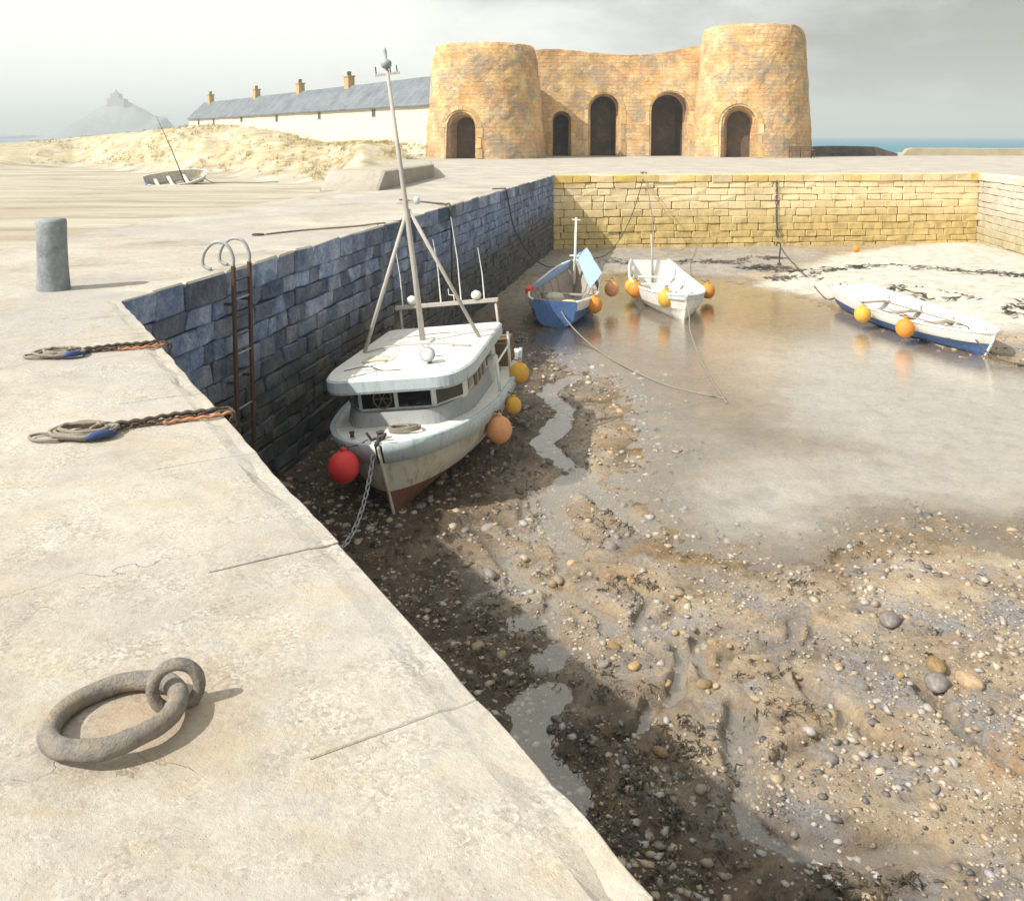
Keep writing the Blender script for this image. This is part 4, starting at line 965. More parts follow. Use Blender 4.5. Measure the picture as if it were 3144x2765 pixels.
mb = MB(); vs = []; rings = [(1, 1, 2.157), (.9, .93, 2.172), (.6, .66, 2.20), (.3, .33, 2.215)]
for sx, sy, z in rings: vs += [(x, y, z) for x, y in inset_plan(rp_i, (sx, sy))]
mb.add(vs, [(j*m+i, j*m+(i+1) % m, (j+1)*m+(i+1) % m, (j+1)*m+i) for j in range(3) for i in range(m)]+[tuple(range(3*m, 4*m))]); mb.build('roof', 'boat_white', fb, smooth=True)
# on the roof
mb = MB()
for y in (2.62, ): mb.tube(spline([(-.95, y, 2.2), (-.4, y+.05, 2.27), (.3, y, 2.27), (.98, y-.05, 2.2)], 5), .016, 6)
for x in (-.6, .1, .65): mb.tube([(x, 2.64, 2.17), (x, 2.64, 2.27)], .013, 6)
mb.build('grab_rail', 'pole_paint', fb, smooth=True)
MB().prism(round_poly([(-.75, 1.75), (-.2, 1.7), (-.2, 2.15), (-.75, 2.2)], .1), 2.16, 2.225).build('hatch', 'hull_cream', fb)
sl = MB().lathe([(.03, -.09), (.09, -.07), (.12, 0), (.125, .06), (.11, .07)], 20).build('searchlight', 'grey_metal', fb, smooth=True, loc=(.52, 1.42, 2.35), rot=(R(80), 0, R(-8)))
MB().lathe([(.10, .066), (.095, .075), (.05, .088), (.01, .092)], 20).build('lens', 'lamp_glass', sl, smooth=True)
MB().tube([(.52, 1.46, 2.15), (.52, 1.46, 2.28)], .03, 8).build('lamp_stand', 'wood_brown', fb)
MB().prism([(-.16, 2.75), (.16, 2.75), (.18, 3.25), (-.18, 3.25)], 2.18, 2.26).build('mast_step', 'boat_white', fb)
# mast and its two legs
MT = Vector((-.03, 3.05, 0))
MB().tube([(0, 3.05, 2.2), (0, 3.02, 3.6), (-.02, 2.98, 5.2), (-.06, 2.94, 7.2)], [.055, .05, .042, .03], 10).build('mast', 'pole_paint', fb, smooth=True)
MB().tube([(0, 3.02, 4.62), (-1.02, 2.75, 2.14)], .036, 8).build('mast_leg', 'pole_paint', fb, smooth=True)
MB().tube([(.02, 3.02, 4.62), (.98, 3.35, 2.16)], .036, 8).build('mast_leg', 'pole_paint', fb, smooth=True)
mh = MB().lathe([(.05, 0), (.09, .03), (.1, .1), (.07, .14), (.03, .16), (.035, .3), (.02, .36)], 12).build('masthead_light', 'grey_metal', fb, smooth=True, loc=(-.06, 2.94, 7.12))
MB().box(-.22, .22, -.02, .02, -.02, .02).build('crosstree', 'pole_paint', fb, loc=(-.06, 2.94, 7.02)); MB().box(-.16, .2, -.02, .02, -.02, .02).build('crosstree', 'pole_paint', fb, loc=(0, 3.0, 4.75))
MB().lathe([(.03, -.06), (.055, -.04), (.055, .05), (.03, .07)], 12).build('deck_light', 'lamp_glass', fb, smooth=True, loc=(.2, 2.98, 4.76))
for x, h in ((-.2, .12), (.18, .10), (.06, .2)): MB().tube([(x-.06, 2.94, 7.02), (x-.06, 2.94, 7.05+h)], .012, 6).build('aerial', 'dark_metal', fb)
# gantry behind the wheelhouse
GY = 5.15
for x in (-1.0, 1.02): MB().tube([(x, GY, 1.35), (x*.98, GY, 2.52)], .028, 8).build('gantry_post', 'pole_paint', fb, smooth=True)
MB().box(-1.08, 1.06, GY-.05, GY+.05, 2.50, 2.58).build('gantry_bar', 'pole_paint', fb, bevel=.01)
for x, h in ((-.92, 1.2), (-.12, 1.30), (.30, 1.72), (.78, 1.05)): MB().tube([(x, GY, 2.57), (x+.01*h, GY, 2.57+h*.5), (x-.02, GY, 2.57+h)], [.017, .012, .007], 6).build('aerial', 'boat_white', fb)
for x in (-.72, .62): MB().lathe([(.04, 0), (.09, .04), (.11, .1), (.08, .16), (.02, .19)], 14).build('gantry_lamp', 'boat_white', fb, smooth=True, loc=(x, GY, 2.575))
mb = MB(); mb.tube([(.16, GY, 2.57), (.16, GY, 2.82)], .012, 6); mb.tube([(.06, GY, 2.84), (.06, GY, 2.72), (.16, GY, 2.70)], .011, 6); mb.build('bracket', 'boat_white', fb)
wl = MB().tube([(.15*math.cos(a), 0, .15*math.sin(a)) for a in np.linspace(0, 2*math.pi, 24, endpoint=False)], .014, 6, closed=True).build('steering_wheel', 'wood_brown', fb, smooth=True, loc=(-.22, 1.085, 1.76))
for a in (0, 60, 120): MB().tube([(-.15*math.cos(R(a)), 0, -.15*math.sin(R(a))), (.15*math.cos(R(a)), 0, .15*math.sin(R(a)))], .009, 5).build('spoke', 'wood_brown', wl)
nv = []
for i in range(900):
    a = random.uniform(0, 6.28); q = random.random()**.5; nv.append((.55*q*math.cos(a), .4*q*math.sin(a), .30*(1-q*q)+.05*random.random()))
MB().tube(spline([Vector(p) for p in nv[:160]], 2), .012, 5).build('net_heap', 'rope_dark', fb, loc=(.35, 5.45, 1.62))
for x0, y0, x1, y1 in ((-.9, 1.35, .2, 1.2), (-.2, 2.3, .85, 2.0), (-.8, 3.6, .7, 3.9)):
    MB().tube(spline([(x0, y0, 2.19), ((x0*2+x1)/3, y0+.12, 2.215), ((x0+2*x1)/3, y1-.1, 2.215), (x1, y1, 2.185)], 6), .007, 5).build('roof_line', 'rope_dark', fb)
# after deck and gear
MB().box(.80, 1.16, 3.55, 3.95, 1.26, 1.72).build('gear_box', 'boat_white', fb, bevel=.02)
MB().tube([(1.30, 4.3, 1.27), (1.33, 4.3, 2.05)], .03, 8).build('stanchion', 'boat_white', fb, smooth=True); MB().tube([(1.33, 2.9, 1.27), (1.33, 2.9, 1.80)], .026, 8).build('stanchion', 'boat_white', fb, smooth=True)
MB().tube([(1.33, 2.9, 1.78), (1.34, 3.6, 1.8), (1.33, 4.3, 1.8)], .02, 8).build('rail', 'boat_white', fb, smooth=True)
MB().box(-.8, .8, 4.95, 5.8, 1.24, 1.62).build('engine_cover', 'wood_grey', fb, bevel=.03)
for i in range(4): MB().box(.85, 1.2, 4.75+i*.22, 4.93+i*.22, 1.26, 1.72+.03*(i % 2)).build('fish_box', 'wood_brown', fb, bevel=.01)
# fore deck
rs = random.Random(2); pts = []
for i in range(70):
    a = i*.45; r = .06+.14*abs(math.sin(i*.11)); pts.append((.22+r*1.35*math.cos(a), .60+r*.8*math.sin(a), 1.385+.0009*i+.006*rs.random()))
MB().tube(spline(pts, 2), .014, 6).build('deck_rope', 'rope_grey', fb, smooth=True)
mb = MB(); mb.tube([(-.02, -.05, 1.380), (-.02, .28, 1.440)], .03, 8); mb.tube([(-.14, .1, 1.410), (.1, .12, 1.480)], .025, 8); mb.tube([(-.1, .02, 1.440), (-.16, .0, 1.560)], .02, 6); mb.tube([(.06, .02, 1.440), (.14, -.02, 1.540)], .02, 6); mb.lathe([(.05, 0), (.07, .02), (.05, .09), (.07, .12)], 10, (-.02, .22, 1.380)); mb.build('anchor', 'dark_metal', fb)
for x, y in ((-.55, .45), (.05, .62)): MB().lathe([(.035, 0), (.03, .05), (.045, .07), (.04, .085)], 10, (x, y, 1.37)).build('cleat', 'dark_metal', fb, smooth=True)

def open_boat(name, label, L, B, H, loc, rot, lower, upper, inner, thwarts, sheer=(.35, .18), fine=.8, split=.55, double=False, oars=0, transom='hull_blue', thw='boat_white', floor='wood_grey'):
    t = thing(name, label, 'rowing boat', loc, rot)
    end = .06 if double else .62
    bm_ = interp_fn([0, .03, .1, .22, .4, .6, .8, .93, 1], [.02, B*.14, B*.28, B*.40, B*.485, B*.5, B*.44, B*(.26 if double else .38), B*(.02 if double else .31)])
    dz_ = lambda q: H+sheer[0]*max(0, 1-q/.5)**2+sheer[1]*max(0, (q-.5)/.5)**2
    lv = [(0, .04), (.06, .22), (.2, .58), (.38, .80), (split-.001, .90), (split, .905), (.75, .97), (1, 1)]
    rw = hull_rows(L, bm_, dz_, lv, L*.07, fine, L*.04, 30)
    strip(rw[:6]).build('hull_bottom', lower, t, smooth=True); strip(rw[5:]).build('hull_side', upper, t, smooth=True)
    th = .045
    inn = [[(max(x-th, .004), y+(th*1.2 if i < 3 else (-th if i > 27 else 0)), z+(.05 if j < 2 else 0)) for i, (x, y, z) in enumerate(r)] for j, r in enumerate(rw)]
    strip(inn, flip=True).build('inner_lining', inner, t, smooth=True)
    n = len(rw)
    if not double:
        for rr_, nm, mt in ((rw, 'transom', transom), (inn, 'transom_lining', inner)):
            e = [r[-1] for r in rr_]; MB().add([(x, y, z) for x, y, z in e]+[(-x, y, z) for x, y, z in e], [(i, i+1, n+i+1, n+i) for i in range(n-1)]).build(nm, mt, t)
    gw = [(x-th*.5, y, z+.01) for x, y, z in rw[-1]]
    path = [(-x, y, z) for x, y, z in reversed(gw)]+gw[1:]
    MB().tube(path, .042, 8).build('gunwale', upper, t, smooth=True)
    MB().tube(spline([(0, r[0][1]-.02, r[0][2]+(.07 if j == n-1 else 0)) for j, r in enumerate(rw)], 3), .035, 8).build('stem_post', upper, t, smooth=True)
    def half(yf, fz):
        k_ = min(range(31), key=lambda i: abs(rw[-1][i][1]-yf*L)); return np.interp(fz, [l[0] for l in lv], [rw[j][k_][0] for j in range(n)])-th, dz_((k_/30)**1.5)
    for yf, wd in thwarts:
        hx, hz = half(yf, .66); MB().box(-hx, hx, yf*L-wd/2, yf*L+wd/2, hz*.64, hz*.64+.045).build('thwart', thw, t, bevel=.012)
        for sg in (-1, 1): MB().box(sg*hx*.93-.03, sg*hx*.93+.03, yf*L-.04, yf*L+.04, hz*.64+.04, hz*.98).build('knee', inner, t)
    for q in range(-2, 3):
        hx, hz = half(.5, .25); x0 = q*.19; MB().box(x0-.085, x0+.085, L*.2, L*.82, H*.2, H*.2+.03).build('floor_board', floor, t)
    for k_ in range(9):
        yf = .14+.75*k_/8; ii = min(range(31), key=lambda i: abs(rw[-1][i][1]-yf*L))
        for sg in (-1, 1): MB().tube([(sg*max(r[ii][0]-.012, .01), r[ii][1], r[ii][2]+.02) for r in inn[2:]], .014, 5).build('rib', inner, t)
    return t, half, rw

# ---- white boat in the middle of the pool
wb, hf, rw = open_boat('rowing_boat', 'white open rowing boat seen end on, afloat in the middle of the pool', 6.4, 2.35, .92, (5.55, 28.35, -4.12), (0, R(1), R(2)), 'boat_white', 'boat_white', 'boat_white', [(.2, .22), (.38, .24), (.56, .24), (.73, .22), (.88, .2)], (.15, .42), .75)
MB().tube([(.1, 6.15, .5), (.05, 6.2, 1.6), (.0, 6.25, 2.35)], [.05, .045, .035], 8).build('stern_post', 'pole_paint', wb, smooth=True)
strip([[(x+.012, y, z) for x, y, z in [(a[0]*.985, a[1], a[2]*.86) for a in rw[-1]][:9]], [(x+.015, y, z-.03) for x, y, z in rw[-1][:9]]]).build('name_band', 'band_blue', wb, smooth=True)
MB().prism(round_poly([(-.1, 1.0), (.35, .95), (.4, 1.3), (-.05, 1.35)], .08), .55, .66).build('cushion', 'lime_yellow', wb)
# ---- blue boat with a canvas
bb, hf, rw = open_boat('rowing_boat', 'dark blue open boat with pale blue canvas and short mast, beside the shaded wall', 6.2, 2.3, .86, (2.35, 33.4, -4.02), (R(0), R(-2), R(170)), 'hull_blue', 'boat_white', 'wood_grey', [(.42, .3), (.66, .26), (.84, .3)], (.55, .14), .8, .7, transom='hull_blue', thw='wood_grey')  # grey lining: the shade inside the hull is put into its colour
MB().tube([(0, .55, .6), (0, .5, 1.8), (.02, .45, 3.05)], [.06, .05, .04], 8).build('mast', 'boat_white', bb, smooth=True)
MB().box(-.16, .16, -.02, .02, 0, .04).build('crosstree', 'boat_white', bb, loc=(.02, .45, 2.95)); MB().box(-.2, .2, -.03, .03, 0, .05).build('crosstree', 'boat_white', bb, loc=(0, .5, 1.62))
def sheet(name, c0, c1, c2, c3, mat, par, sagv=.06, nu=10, s=1):
    P = np.zeros((nu+1, nu+1, 3))
    for i in range(nu+1):
        for j in range(nu+1):
            a, b_ = i/nu, j/nu; q = (Vector(c0)*(1-a)+Vector(c1)*a)*(1-b_)+(Vector(c3)*(1-a)+Vector(c2)*a)*b_
            q.z += -sagv*math.sin(math.pi*a)*math.sin(math.pi*b_)*2+.025*float(vnoise(a*4, b_*4, s, 2)); P[i, j] = q
    o = link(name, grid_mesh(name, P), mat, par); sm = o.modifiers.new('thick', 'SOLIDIFY'); sm.thickness = .012; return o
# local +x is to the viewer's left (boat turned round)
sheet('canvas', (.0, .12, 1.58), (-.86, 3.7, .98), (-1.22, 3.45, 1.52), (-.42, .35, 1.95), 'canvas_blue', bb, .03, s=4)
MB().tube([(-1.12, 3.5, .9), (-1.22, 3.45, 1.54)], .02, 6).build('canvas_prop', 'pole_paint', bb)
sheet('side_cloth', (.12, .15, 1.47), (1.12, 3.6, 1.00), (1.18, 3.6, .74), (.2, .12, 1.15), 'canvas_blue', bb, .01, s=6)
MB().prism(round_poly([(1.02, 3.75), (1.2, 3.75), (1.2, 4.5), (1.02, 4.5)], .05), .86, 1.02).build('red_cover', 'buoy_red', bb)
MB().lathe([(.1, 0), (.28, .05), (.34, .15), (.25, .27), (.05, .32)], 14, (.35, 3.2, .40)).build('tarpaulin_bundle', 'hull_cream', bb, smooth=True)
MB().lathe([(.1, 0), (.3, .04), (.36, .12), (.2, .2), (.05, .22)], 14, (-.3, 4.7, .55)).build('net_bundle', 'lime_yellow', bb, smooth=True)
# ---- right-hand boat
rb, hf, rw = open_boat('rowing_boat', 'long white rowing boat with blue bottom at the right edge of the pool', 7.6, 2.05, .74, (12.75, 23.35, -4.02), (0, R(-2), R(8.5)), 'hull_blue', 'boat_white', 'boat_white', [(.16, .26), (.40, .28), (.62, .28), (.83, .26)], (.12, .16), .8, .62, transom='boat_white', thw='wood_grey')
for k_, (a, b_) in enumerate((((.2, 1.3, .62), (-.55, 5.2, .60)), ((.55, 2.2, .62), (.35, 6.0, .62)))): MB().tube([a, b_], .025, 8).build('oar', 'wood_grey', rb, smooth=True)
MB().box(-.22, .22, 4.0, 4.5, .2, .44).build('fish_box', 'wood_brown', rb, bevel=.02)
# ---- beached dinghy
bz = -1.62
dg, hf, rw = open_boat('sailing_dinghy', 'small grey-white dinghy with a thin mast heeled over on the sand before the dunes', 4.4, 1.75, .72, (-23.7, 69.9, bz+.1), (R(-7), R(-32), R(131)), 'boat_white', 'boat_white', 'hull_cream', [(.35, .22), (.6, .22), (.82, .22)], (.2, .08), .8)
dg['category'] = 'dinghy'; dg.scale = (1.05, 1.05, 1.05)
MB().tube([(0, 1.6, .2), (1.75, 2.1, 2.1), (3.4, 2.7, 3.9)], [.04, .03, .012], 8).build('mast', 'dark_metal', dg, smooth=True)
rope('thin mooring line trailing across the sand from the beached dinghy', [(-23.9, 69.6, -1.1), (-23, 69.3, -1.55), (-21.5, 69.4, -1.55), (-19.5, 69.2, -1.55), (-18, 69.5, -1.5)], .03, 'rope_dark')

# ---- buoys: each a fender of its own, with a rope eye
def buoy(label, p, r, mat, hang=None, squash=1.06):
    t = thing('mooring_buoy', label, 'buoy', p, (random.uniform(-.2, .2), random.uniform(-.2, .2), random.uniform(0, 6)), group='round buoys')
    prof = []
    for i in range(13):
        a = math.pi*(i/12); rr = r*math.sin(a)*(1 if a < math.pi*.6 else 1); prof.append((max(rr, r*.03), -r*squash*math.cos(a)*(1.0)))
    prof[-1] = (r*.17, r*squash*1.0)
    MB().lathe(prof+[(r*.2, r*1.1), (r*.2, r*1.26), (r*.12, r*1.3)], 22).build('ball', mat, t, smooth=True)
    torus(r*.13, r*.045, 14, 6).build('rope_eye', 'rope_dark', t, smooth=True, loc=(0, 0, r*1.36), rot=(R(90), 0, 0))
    if hang is not None:
        o = link('lanyard', MB().tube(sag(Vector((0, 0, r*1.3)), Vector(hang)-Vector(p), .03, 8), .012, 6).mesh('lanyard', True), 'rope_dark', t)
        t.rotation_euler = (0, 0, 0)
buoy('big red buoy hanging at the bow of the fishing boat', (-2.52, 13.12, -2.93), .235, 'buoy_red', (-2.2, 13.42, -2.62))
buoy('yellow-orange buoy beside the gantry post, the highest on the fishing boat', (.14, 16.9, -2.50), .19, 'buoy_yellow', (-.02, 16.95, -2.2))
buoy('yellow buoy at the fishing boat gunwale, between two other buoys', (.02, 16.0, -2.86), .155, 'buoy_yellow', (-.14, 16.0, -2.52))
buoy('large pinkish orange buoy against the flank of the fishing boat, its lowest', (-.22, 15.0, -2.98), .225, 'buoy_pink', (-.46, 15.05, -2.55))
buoy('orange buoy on the near side of the blue boat, low by its stern', (2.62, 28.4, -3.36), .26, 'buoy_orange', (2.38, 28.7, -3.05))
buoy('pinkish buoy at the side of the blue boat under the canvas', (3.42, 30.6, -3.22), .25, 'buoy_pink', (3.2, 30.7, -2.95))
buoy('dull yellow buoy floating between the blue boat and the white boat', (4.35, 32.3, -3.42), .27, 'buoy_yellow', None)
buoy('bright orange buoy at the side of the white boat, facing the blue boat', (4.28, 30.9, -3.3), .27, 'buoy_orange', (4.42, 31.0, -3.0))
buoy('yellow buoy hanging at the bow of the white boat', (5.02, 29.0, -3.26), .28, 'buoy_yellow', (5.15, 29.2, -2.98))
buoy('orange-green buoy on the far right side of the white boat', (6.98, 31.8, -3.5), .26, 'buoy_orange', (6.75, 31.8, -3.1))
buoy('bright orange buoy beside the long boat with blue bottom, nearest its bow', (11.15, 25.2, -3.42), .26, 'buoy_orange', (11.42, 25.3, -3.2))
buoy('dull yellow buoy beside the long boat with blue bottom, nearest its middle', (10.72, 27.2, -3.42), .25, 'buoy_yellow', (11.0, 27.3, -3.2))
buoy('small orange float lying on the pale sand bank', (16.0, 41.6, -3.22), .16, 'buoy_orange', None)

# ---- chains and lines of the boats
def chain(label, pts, ll=.11, mat='chain_grey', r=.012):
    P = spline(pts, 24); P0 = P[0].copy(); t = thing('chain', label, 'chain', P0, group='mooring chains')
    me = MB().tube([(ll*.30*math.cos(a), ll*.58*math.sin(a), 0) for a in np.linspace(0, 2*math.pi, 12, endpoint=False)], r, 5, closed=True).mesh('link', True)
    acc = 0; last = P[0]; k_ = 0
    for p in P[1:]:
        acc += (p-last).length
        if acc >= ll*.86:
            acc = 0; dd = (p-P[max(0, P.index(p)-2)]).normalized(); q = dd.to_track_quat('Y', 'Z').to_euler().to_quaternion() @ Euler((0, R(90*(k_ % 2)+20), 0)).to_quaternion()
            o = link('link', me, mat, t, loc=p-P0); o.rotation_mode = 'QUATERNION'; o.rotation_quaternion = q; k_ += 1
        last = p
    return t
chain('pale anchor chain hanging from the fishing boat bow down to the dark mud', [(-2.07, 13.2, -2.62), (-2.12, 13.05, -3.05), (-2.2, 12.75, -3.45), (-2.33, 12.35, -3.72), (-2.5, 11.95, -3.75)])
rope('grey line slanting from a ring on the back quay down to the white boat', [(7.2, 49.0, .03), (7.05, 47.2, .02), (6.95, 46.6, -.4), (6.5, 42, -1.4), (5.9, 37.5, -1.9), (5.5, 34.6, -1.9)], .024, 'rope_grey', ring=((7.2, 49.3, 0), .16))
rope('slack line falling from the back quay toward the bow of the blue boat', [(7.0, 48.8, .03), (6.85, 47.1, .02), (6.75, 46.6, -.3), (5.6, 42.5, -1.9), (4.2, 38.2, -2.9), (2.9, 34.6, -2.75), (2.4, 33.5, -2.6)], .022, 'rope_dark')
chain('dark chain hanging straight down the sunlit back wall', [(14.0, 47.62, -.05), (14.0, 47.58, -1.2), (14.02, 47.55, -2.4), (14.1, 47.45, -3.4)], .16, 'dark_metal', .02)
rope('dark line from an iron stake on the sand bank to the long boat', [(12.1, 40.4, -2.95), (11.9, 38.4, -3.25), (11.7, 35.5, -3.55), (11.3, 32.4, -3.8), (11.35, 31.6, -3.75), (11.6, 31.0, -3.3)], .028, 'rope_dark')
sk_ = thing('mooring_stake', 'short hooked iron stake standing at the edge of the sand bank', 'stake', (12.1, 40.5, -3.75))
MB().tube(spline([(0, 0, -.1), (.02, 0, .5), (.05, 0, .82), (-.02, 0, .95), (-.12, 0, .92), (-.14, 0, .8)], 4), .035, 8).build('rod', 'dark_metal', sk_, smooth=True)
MB().lathe([(.1, -.05), (.09, .03), (.03, .05)], 10).build('collar', 'dark_metal', sk_)
rope('long pale line from the blue boat stern trailing into the pool', [(1.5, 27.4, -3.35), (1.75, 26.4, -3.6), (2.3, 24.6, -3.85), (2.9, 22.6, -3.86), (3.7, 20.9, -3.87), (4.8, 19.8, -3.87)], .02, 'rope_grey')
rope('line from the bow of the white boat slanting down into the pool', [(5.52, 28.25, -3.1), (5.5, 27.6, -3.55), (5.35, 26.6, -3.85), (4.9, 22.5, -3.87), (4.75, 19.5, -3.87)], .02, 'rope_grey')
rope('dark line hooked over the bow of the long boat and down to the water', [(12.2, 24.4, -3.14), (12.3, 24.0, -3.12), (12.34, 23.85, -3.3), (12.6, 23.1, -3.75), (13.3, 22.4, -3.84), (12.7, 21.9, -3.85)], .02, 'rope_dark')

# ================================================================== STONES AND WEED ON THE BED
def rock_mesh(s, flat=.6):
    bm = bmesh.new(); bmesh.ops.create_icosphere(bm, subdivisions=2, radius=1)
    for v in bm.verts:
        p = v.co; q = 1+.28*float(vnoise(p.x*1.1+s*7, p.y*1.1+p.z, s, 3))+.1*float(vnoise(p.z*2.3+s, p.x*2.3, s+3, 2)); v.co = Vector((p.x*q, p.y*q, p.z*q*flat))
    me = bpy.data.meshes.new('stone'); bm.to_mesh(me); bm.free(); me.polygons.foreach_set('use_smooth', [True]*len(me.polygons)); return me
ROCKS = {}
for mt in ('rock_tan', 'rock_grey'):
    ROCKS[mt] = [rock_mesh(i, random.uniform(.45, .75)) for i in range(7)]
    for me in ROCKS[mt]: me.materials.append(M[mt])
def rocks(n, region, rmin, rmax, ptan, label, group):
    for i in range(n):
        for _ in range(60):
            x, y = region(); z = float(bed_height(np.array([x]), np.array([y]))[0])
            if z > ZW-.03: break
        r = rmin+(rmax-rmin)*random.random()**2.2; mt = 'rock_tan' if random.random() < ptan else 'rock_grey'
        o = bpy.data.objects.new('stone', random.choice(ROCKS[mt])); COL.objects.link(o)
        o.location = (x, y, z+r*.02); o.scale = (r*random.uniform(.8, 1.4), r*random.uniform(.8, 1.2), r); o.rotation_euler = (random.uniform(-.3, .3), random.uniform(-.3, .3), random.uniform(0, 6.3))
        tag(o, ('tan ' if mt == 'rock_tan' else 'grey ')+('larger ' if r > (rmin+rmax)/2.6 else 'smaller ')+label, 'stone', group)
def disc(cx, cy_, sx, sy): return lambda: (random.gauss(cx, sx), random.gauss(cy_, sy))
for (x, y, r, mt), lb in zip(((4.62, 9.35, .12, 'rock_tan'), (4.50, 9.06, .13, 'rock_grey'), (4.86, 9.12, .12, 'rock_tan'), (4.52, 10.3, .13, 'rock_grey'), (2.95, 7.95, .085, 'rock_grey'), (1.33, 9.35, .07, 'rock_tan'), (2.02, 9.05, .075, 'rock_tan')),
        ('tan boulder, rearmost of the cluster of three at the right edge of the mud', 'grey boulder, leftmost of the cluster of three at the right edge of the mud', 'tan boulder, rightmost of the cluster of three at the right edge of the mud', 'lone flat grey boulder on the mud behind the cluster of three', 'lone grey stone in the foreground mud beside the rivulet', 'tan stone at the top of the blue puddle near the quay', 'tan stone standing alone on lit foreground mud beyond the puddle')):
    z = float(bed_height(np.array([x]), np.array([y]))[0]); o = bpy.data.objects.new('stone', ROCKS[mt][len(lb) % 7]); COL.objects.link(o); o.location = (x, y, z+r*.2); o.scale = (r*1.3, r, r*1.1); o.rotation_euler = (0, 0, x*3); tag(o, lb, 'stone')
rocks(45, disc(1.35, 9.7, .75, 1.1), .02, .085, .75, 'stone on the wet foreground mud beyond the quay edge', 'loose stones on the foreground mud')
rocks(40, disc(-.3, 13.2, .9, 1.5), .03, .11, .3, 'stone in the shade on the mud around the fishing boat', 'loose stones round the fishing boat')
rocks(40, disc(1.3, 16.5, .7, 2.6), .03, .10, .6, 'stone on the brown mud between the fishing boat and the pool', 'loose stones at the pool edge')
rocks(35, disc(3.4, 9.2, 1.3, 1.2), .02, .07, .6, 'stone scattered over the lit foreground mud at right', 'loose stones on the lit mud')
# pebbles: one mass
ico = [(0, 0, 1), (.894, 0, .447), (.276, .851, .447), (-.724, .526, .447), (-.724, -.526, .447), (.276, -.851, .447), (.724, .526, -.447), (-.276, .851, -.447), (-.894, 0, -.447), (-.276, -.851, -.447), (.724, -.526, -.447), (0, 0, -1)]
icf = [(0,1,2),(0,2,3),(0,3,4),(0,4,5),(0,5,1),(1,6,2),(2,6,7),(2,7,3),(3,7,8),(3,8,4),(4,8,9),(4,9,5),(5,9,10),(5,10,1),(1,10,6),(6,11,7),(7,11,8),(8,11,9),(9,11,10),(10,11,6)]
def pebbles(name, n, xr, yr, rr, mat, label, s, ang_=.22, sm=True):
    g = np.random.default_rng(s); y = np.exp(g.uniform(math.log(yr[0]), math.log(yr[1]), n)); x = g.uniform(xr[0], xr[1], n)*y
    dens = vnoise(x*.9, y*.9, s, 4, .6); ok = (dens > -.12+.25*g.random(n)); x, y = x[ok], y[ok]; z = bed_height(x, y); ok = z > ZW-.06; x, y, z = x[ok], y[ok], z[ok]; m = len(x); dn = vnoise(x*.5, y*.5, 91, 3)
    r = (rr[0]+(rr[1]-rr[0])*g.random(m)**3)*(.6+.06*y); B = np.array(ico)*(1+.0*g.random(1))
    sc = np.stack([r*g.uniform(.8, 1.5, m), r*g.uniform(.8, 1.3, m), r*g.uniform(.45, .8, m)], -1); a = g.uniform(0, 6.28, m)
    P = B[None]*(1+ang_*g.normal(size=(m, 12, 1)))*sc[:, None]; ca, sa = np.cos(a)[:, None], np.sin(a)[:, None]
    Q = np.stack([P[..., 0]*ca-P[..., 1]*sa+x[:, None], P[..., 0]*sa+P[..., 1]*ca+y[:, None], P[..., 2]+(z+r*.0)[:, None]], -1)
    Fi = (np.array(icf)[None]+12*np.arange(m)[:, None, None]).reshape(-1, 3)
    me = tri_mesh(name, Q.reshape(-1, 3), Fi, sm); at_ = me.attributes.new('tone', 'FLOAT', 'POINT'); at_.data.foreach_set('value', np.repeat(np.clip(g.random(m)*.85+.2*dn[:m], 0, 1), 12).astype(np.float32))
    tag(link(name, me, mat), label, 'pebbles', kind='stuff')
pebbles('pebbles', 60000, (-.35, .95), (5.4, 26), (.004, .022), 'pebble', 'small mixed pebbles strewn over the harbour mud', 5)
pebbles('pebbles', 11000, (-.35, .95), (5.4, 26), (.012, .042), 'pebble', 'larger rounded pebbles strewn over the harbour mud', 6)
pebbles('broken_stones', 13000, (-.35, .95), (5.4, 24), (.010, .05), 'pebble', 'broken angular stones strewn over the harbour mud', 8, .34, False)
def weed(name, n, fn, ln, w, mat, label, s):
    g = np.random.default_rng(s); V = []; Fc = []
    for i in range(n):
        x, y = fn(g); z = float(bed_height(np.array([x]), np.array([y]))[0])
        if z < ZW: continue
        for k_ in range(g.integers(3, 7)):
            a = g.uniform(0, 6.28); L = ln*g.uniform(.4, 1.3); px, py, pz = x+g.normal(0, ln*.4), y+g.normal(0, ln*.4), z+.01; ww = w*g.uniform(.6, 1.4); b0 = len(V)
            for q in range(5):
                a += g.normal(0, .45); nx_, ny_ = -math.sin(a)*ww*(1-.15*q), math.cos(a)*ww*(1-.15*q); hz = pz+.03*math.sin(q*.8)*g.random()
                V += [(px-nx_, py-ny_, hz), (px+nx_, py+ny_, hz+.008)]; px += math.cos(a)*L/4; py += math.sin(a)*L/4
            for q in range(4): Fc.append((b0+2*q, b0+2*q+1, b0+2*q+3, b0+2*q+2))
    tag(link(name, tri_mesh(name, V, Fc), mat), label, 'seaweed', kind='stuff')
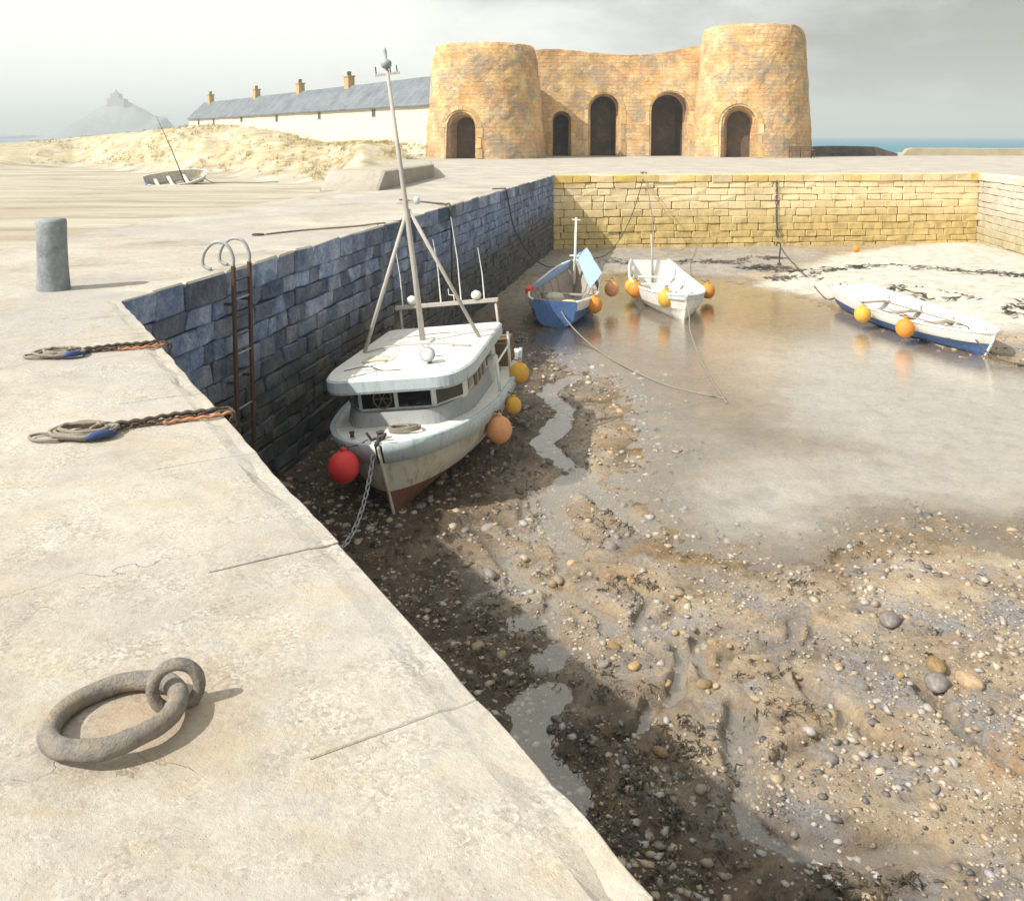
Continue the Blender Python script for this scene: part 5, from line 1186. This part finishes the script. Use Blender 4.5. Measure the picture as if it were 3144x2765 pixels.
def near_wall(g):
    if g.random() < .55:
        t = g.uniform(.0, 17); p = EDGE[1]-d0*t; q = Vector((-d0.y, d0.x))*-1; d_ = abs(g.normal(2.9, .6)); return p.x+q.x*d_, p.y+q.y*d_
    t = g.uniform(1, 18); p = EDGE[1]+fd*t; d_ = abs(g.normal(1.5, 1.6))+.2; return p.x+fo.x*d_, p.y+fo.y*d_
weed('seaweed', 1100, near_wall, .12, .010, 'seaweed', 'dark brown seaweed strewn on the shaded mud below the walls', 3)
def wrack(g):
    t = g.random()
    if g.random() < .5: P = ((10.3, 39.5), (13, 38.4), (16, 36.8), (19.5, 34.2), (22, 32))
    elif g.random() < .5: P = ((10.4, 36.3), (12.5, 34.4), (14.5, 31.2), (16.5, 28.6), (19, 27))
    else: P = ((3, 40.5), (6, 41.5), (9, 41), (11, 42.5), (13, 43))
    xs = np.linspace(0, 1, len(P)); return float(np.interp(t, xs, [p[0] for p in P])+g.normal(0, .3)), float(np.interp(t, xs, [p[1] for p in P])+g.normal(0, .35)+.5*math.sin(t*17))
def patches(g):
    for _ in range(40):
        y = math.exp(g.uniform(math.log(6), math.log(20))); x = g.uniform(-.1, .5)*y
        if float(vnoise(np.array([x*.8]), np.array([y*.8]), 71, 4, .6)[0]) > .22: return x, y
    return x, y
weed('weed_patches', 700, patches, .09, .009, 'seaweed', 'brown weed patches scattered over the lit harbour mud', 13)
weed('wrack_line', 240, wrack, .55, .05, 'wrack', 'dark lines of seaweed wrack stranded on the pale sand bank', 9)

# ================================================================== HAZE
hz = MB().box(-5600, 5600, -800, 6300, -9, 112).build('haze', None); hz['kind'] = 'stuff'; tag(hz, 'thin pale sea haze over the whole bay', 'haze')
hm = bpy.data.materials.new('haze'); hm.use_nodes = True; t_ = hm.node_tree; t_.nodes.clear(); ho = t_.nodes.new('ShaderNodeOutputMaterial'); pv = t_.nodes.new('ShaderNodeVolumePrincipled')
pv.inputs['Color'].default_value = (.84, .94, 1, 1); pv.inputs['Density'].default_value = .0006; pv.inputs['Anisotropy'].default_value = .1
t_.links.new(pv.outputs[0], ho.inputs['Volume']); hz.data.materials.append(hm)
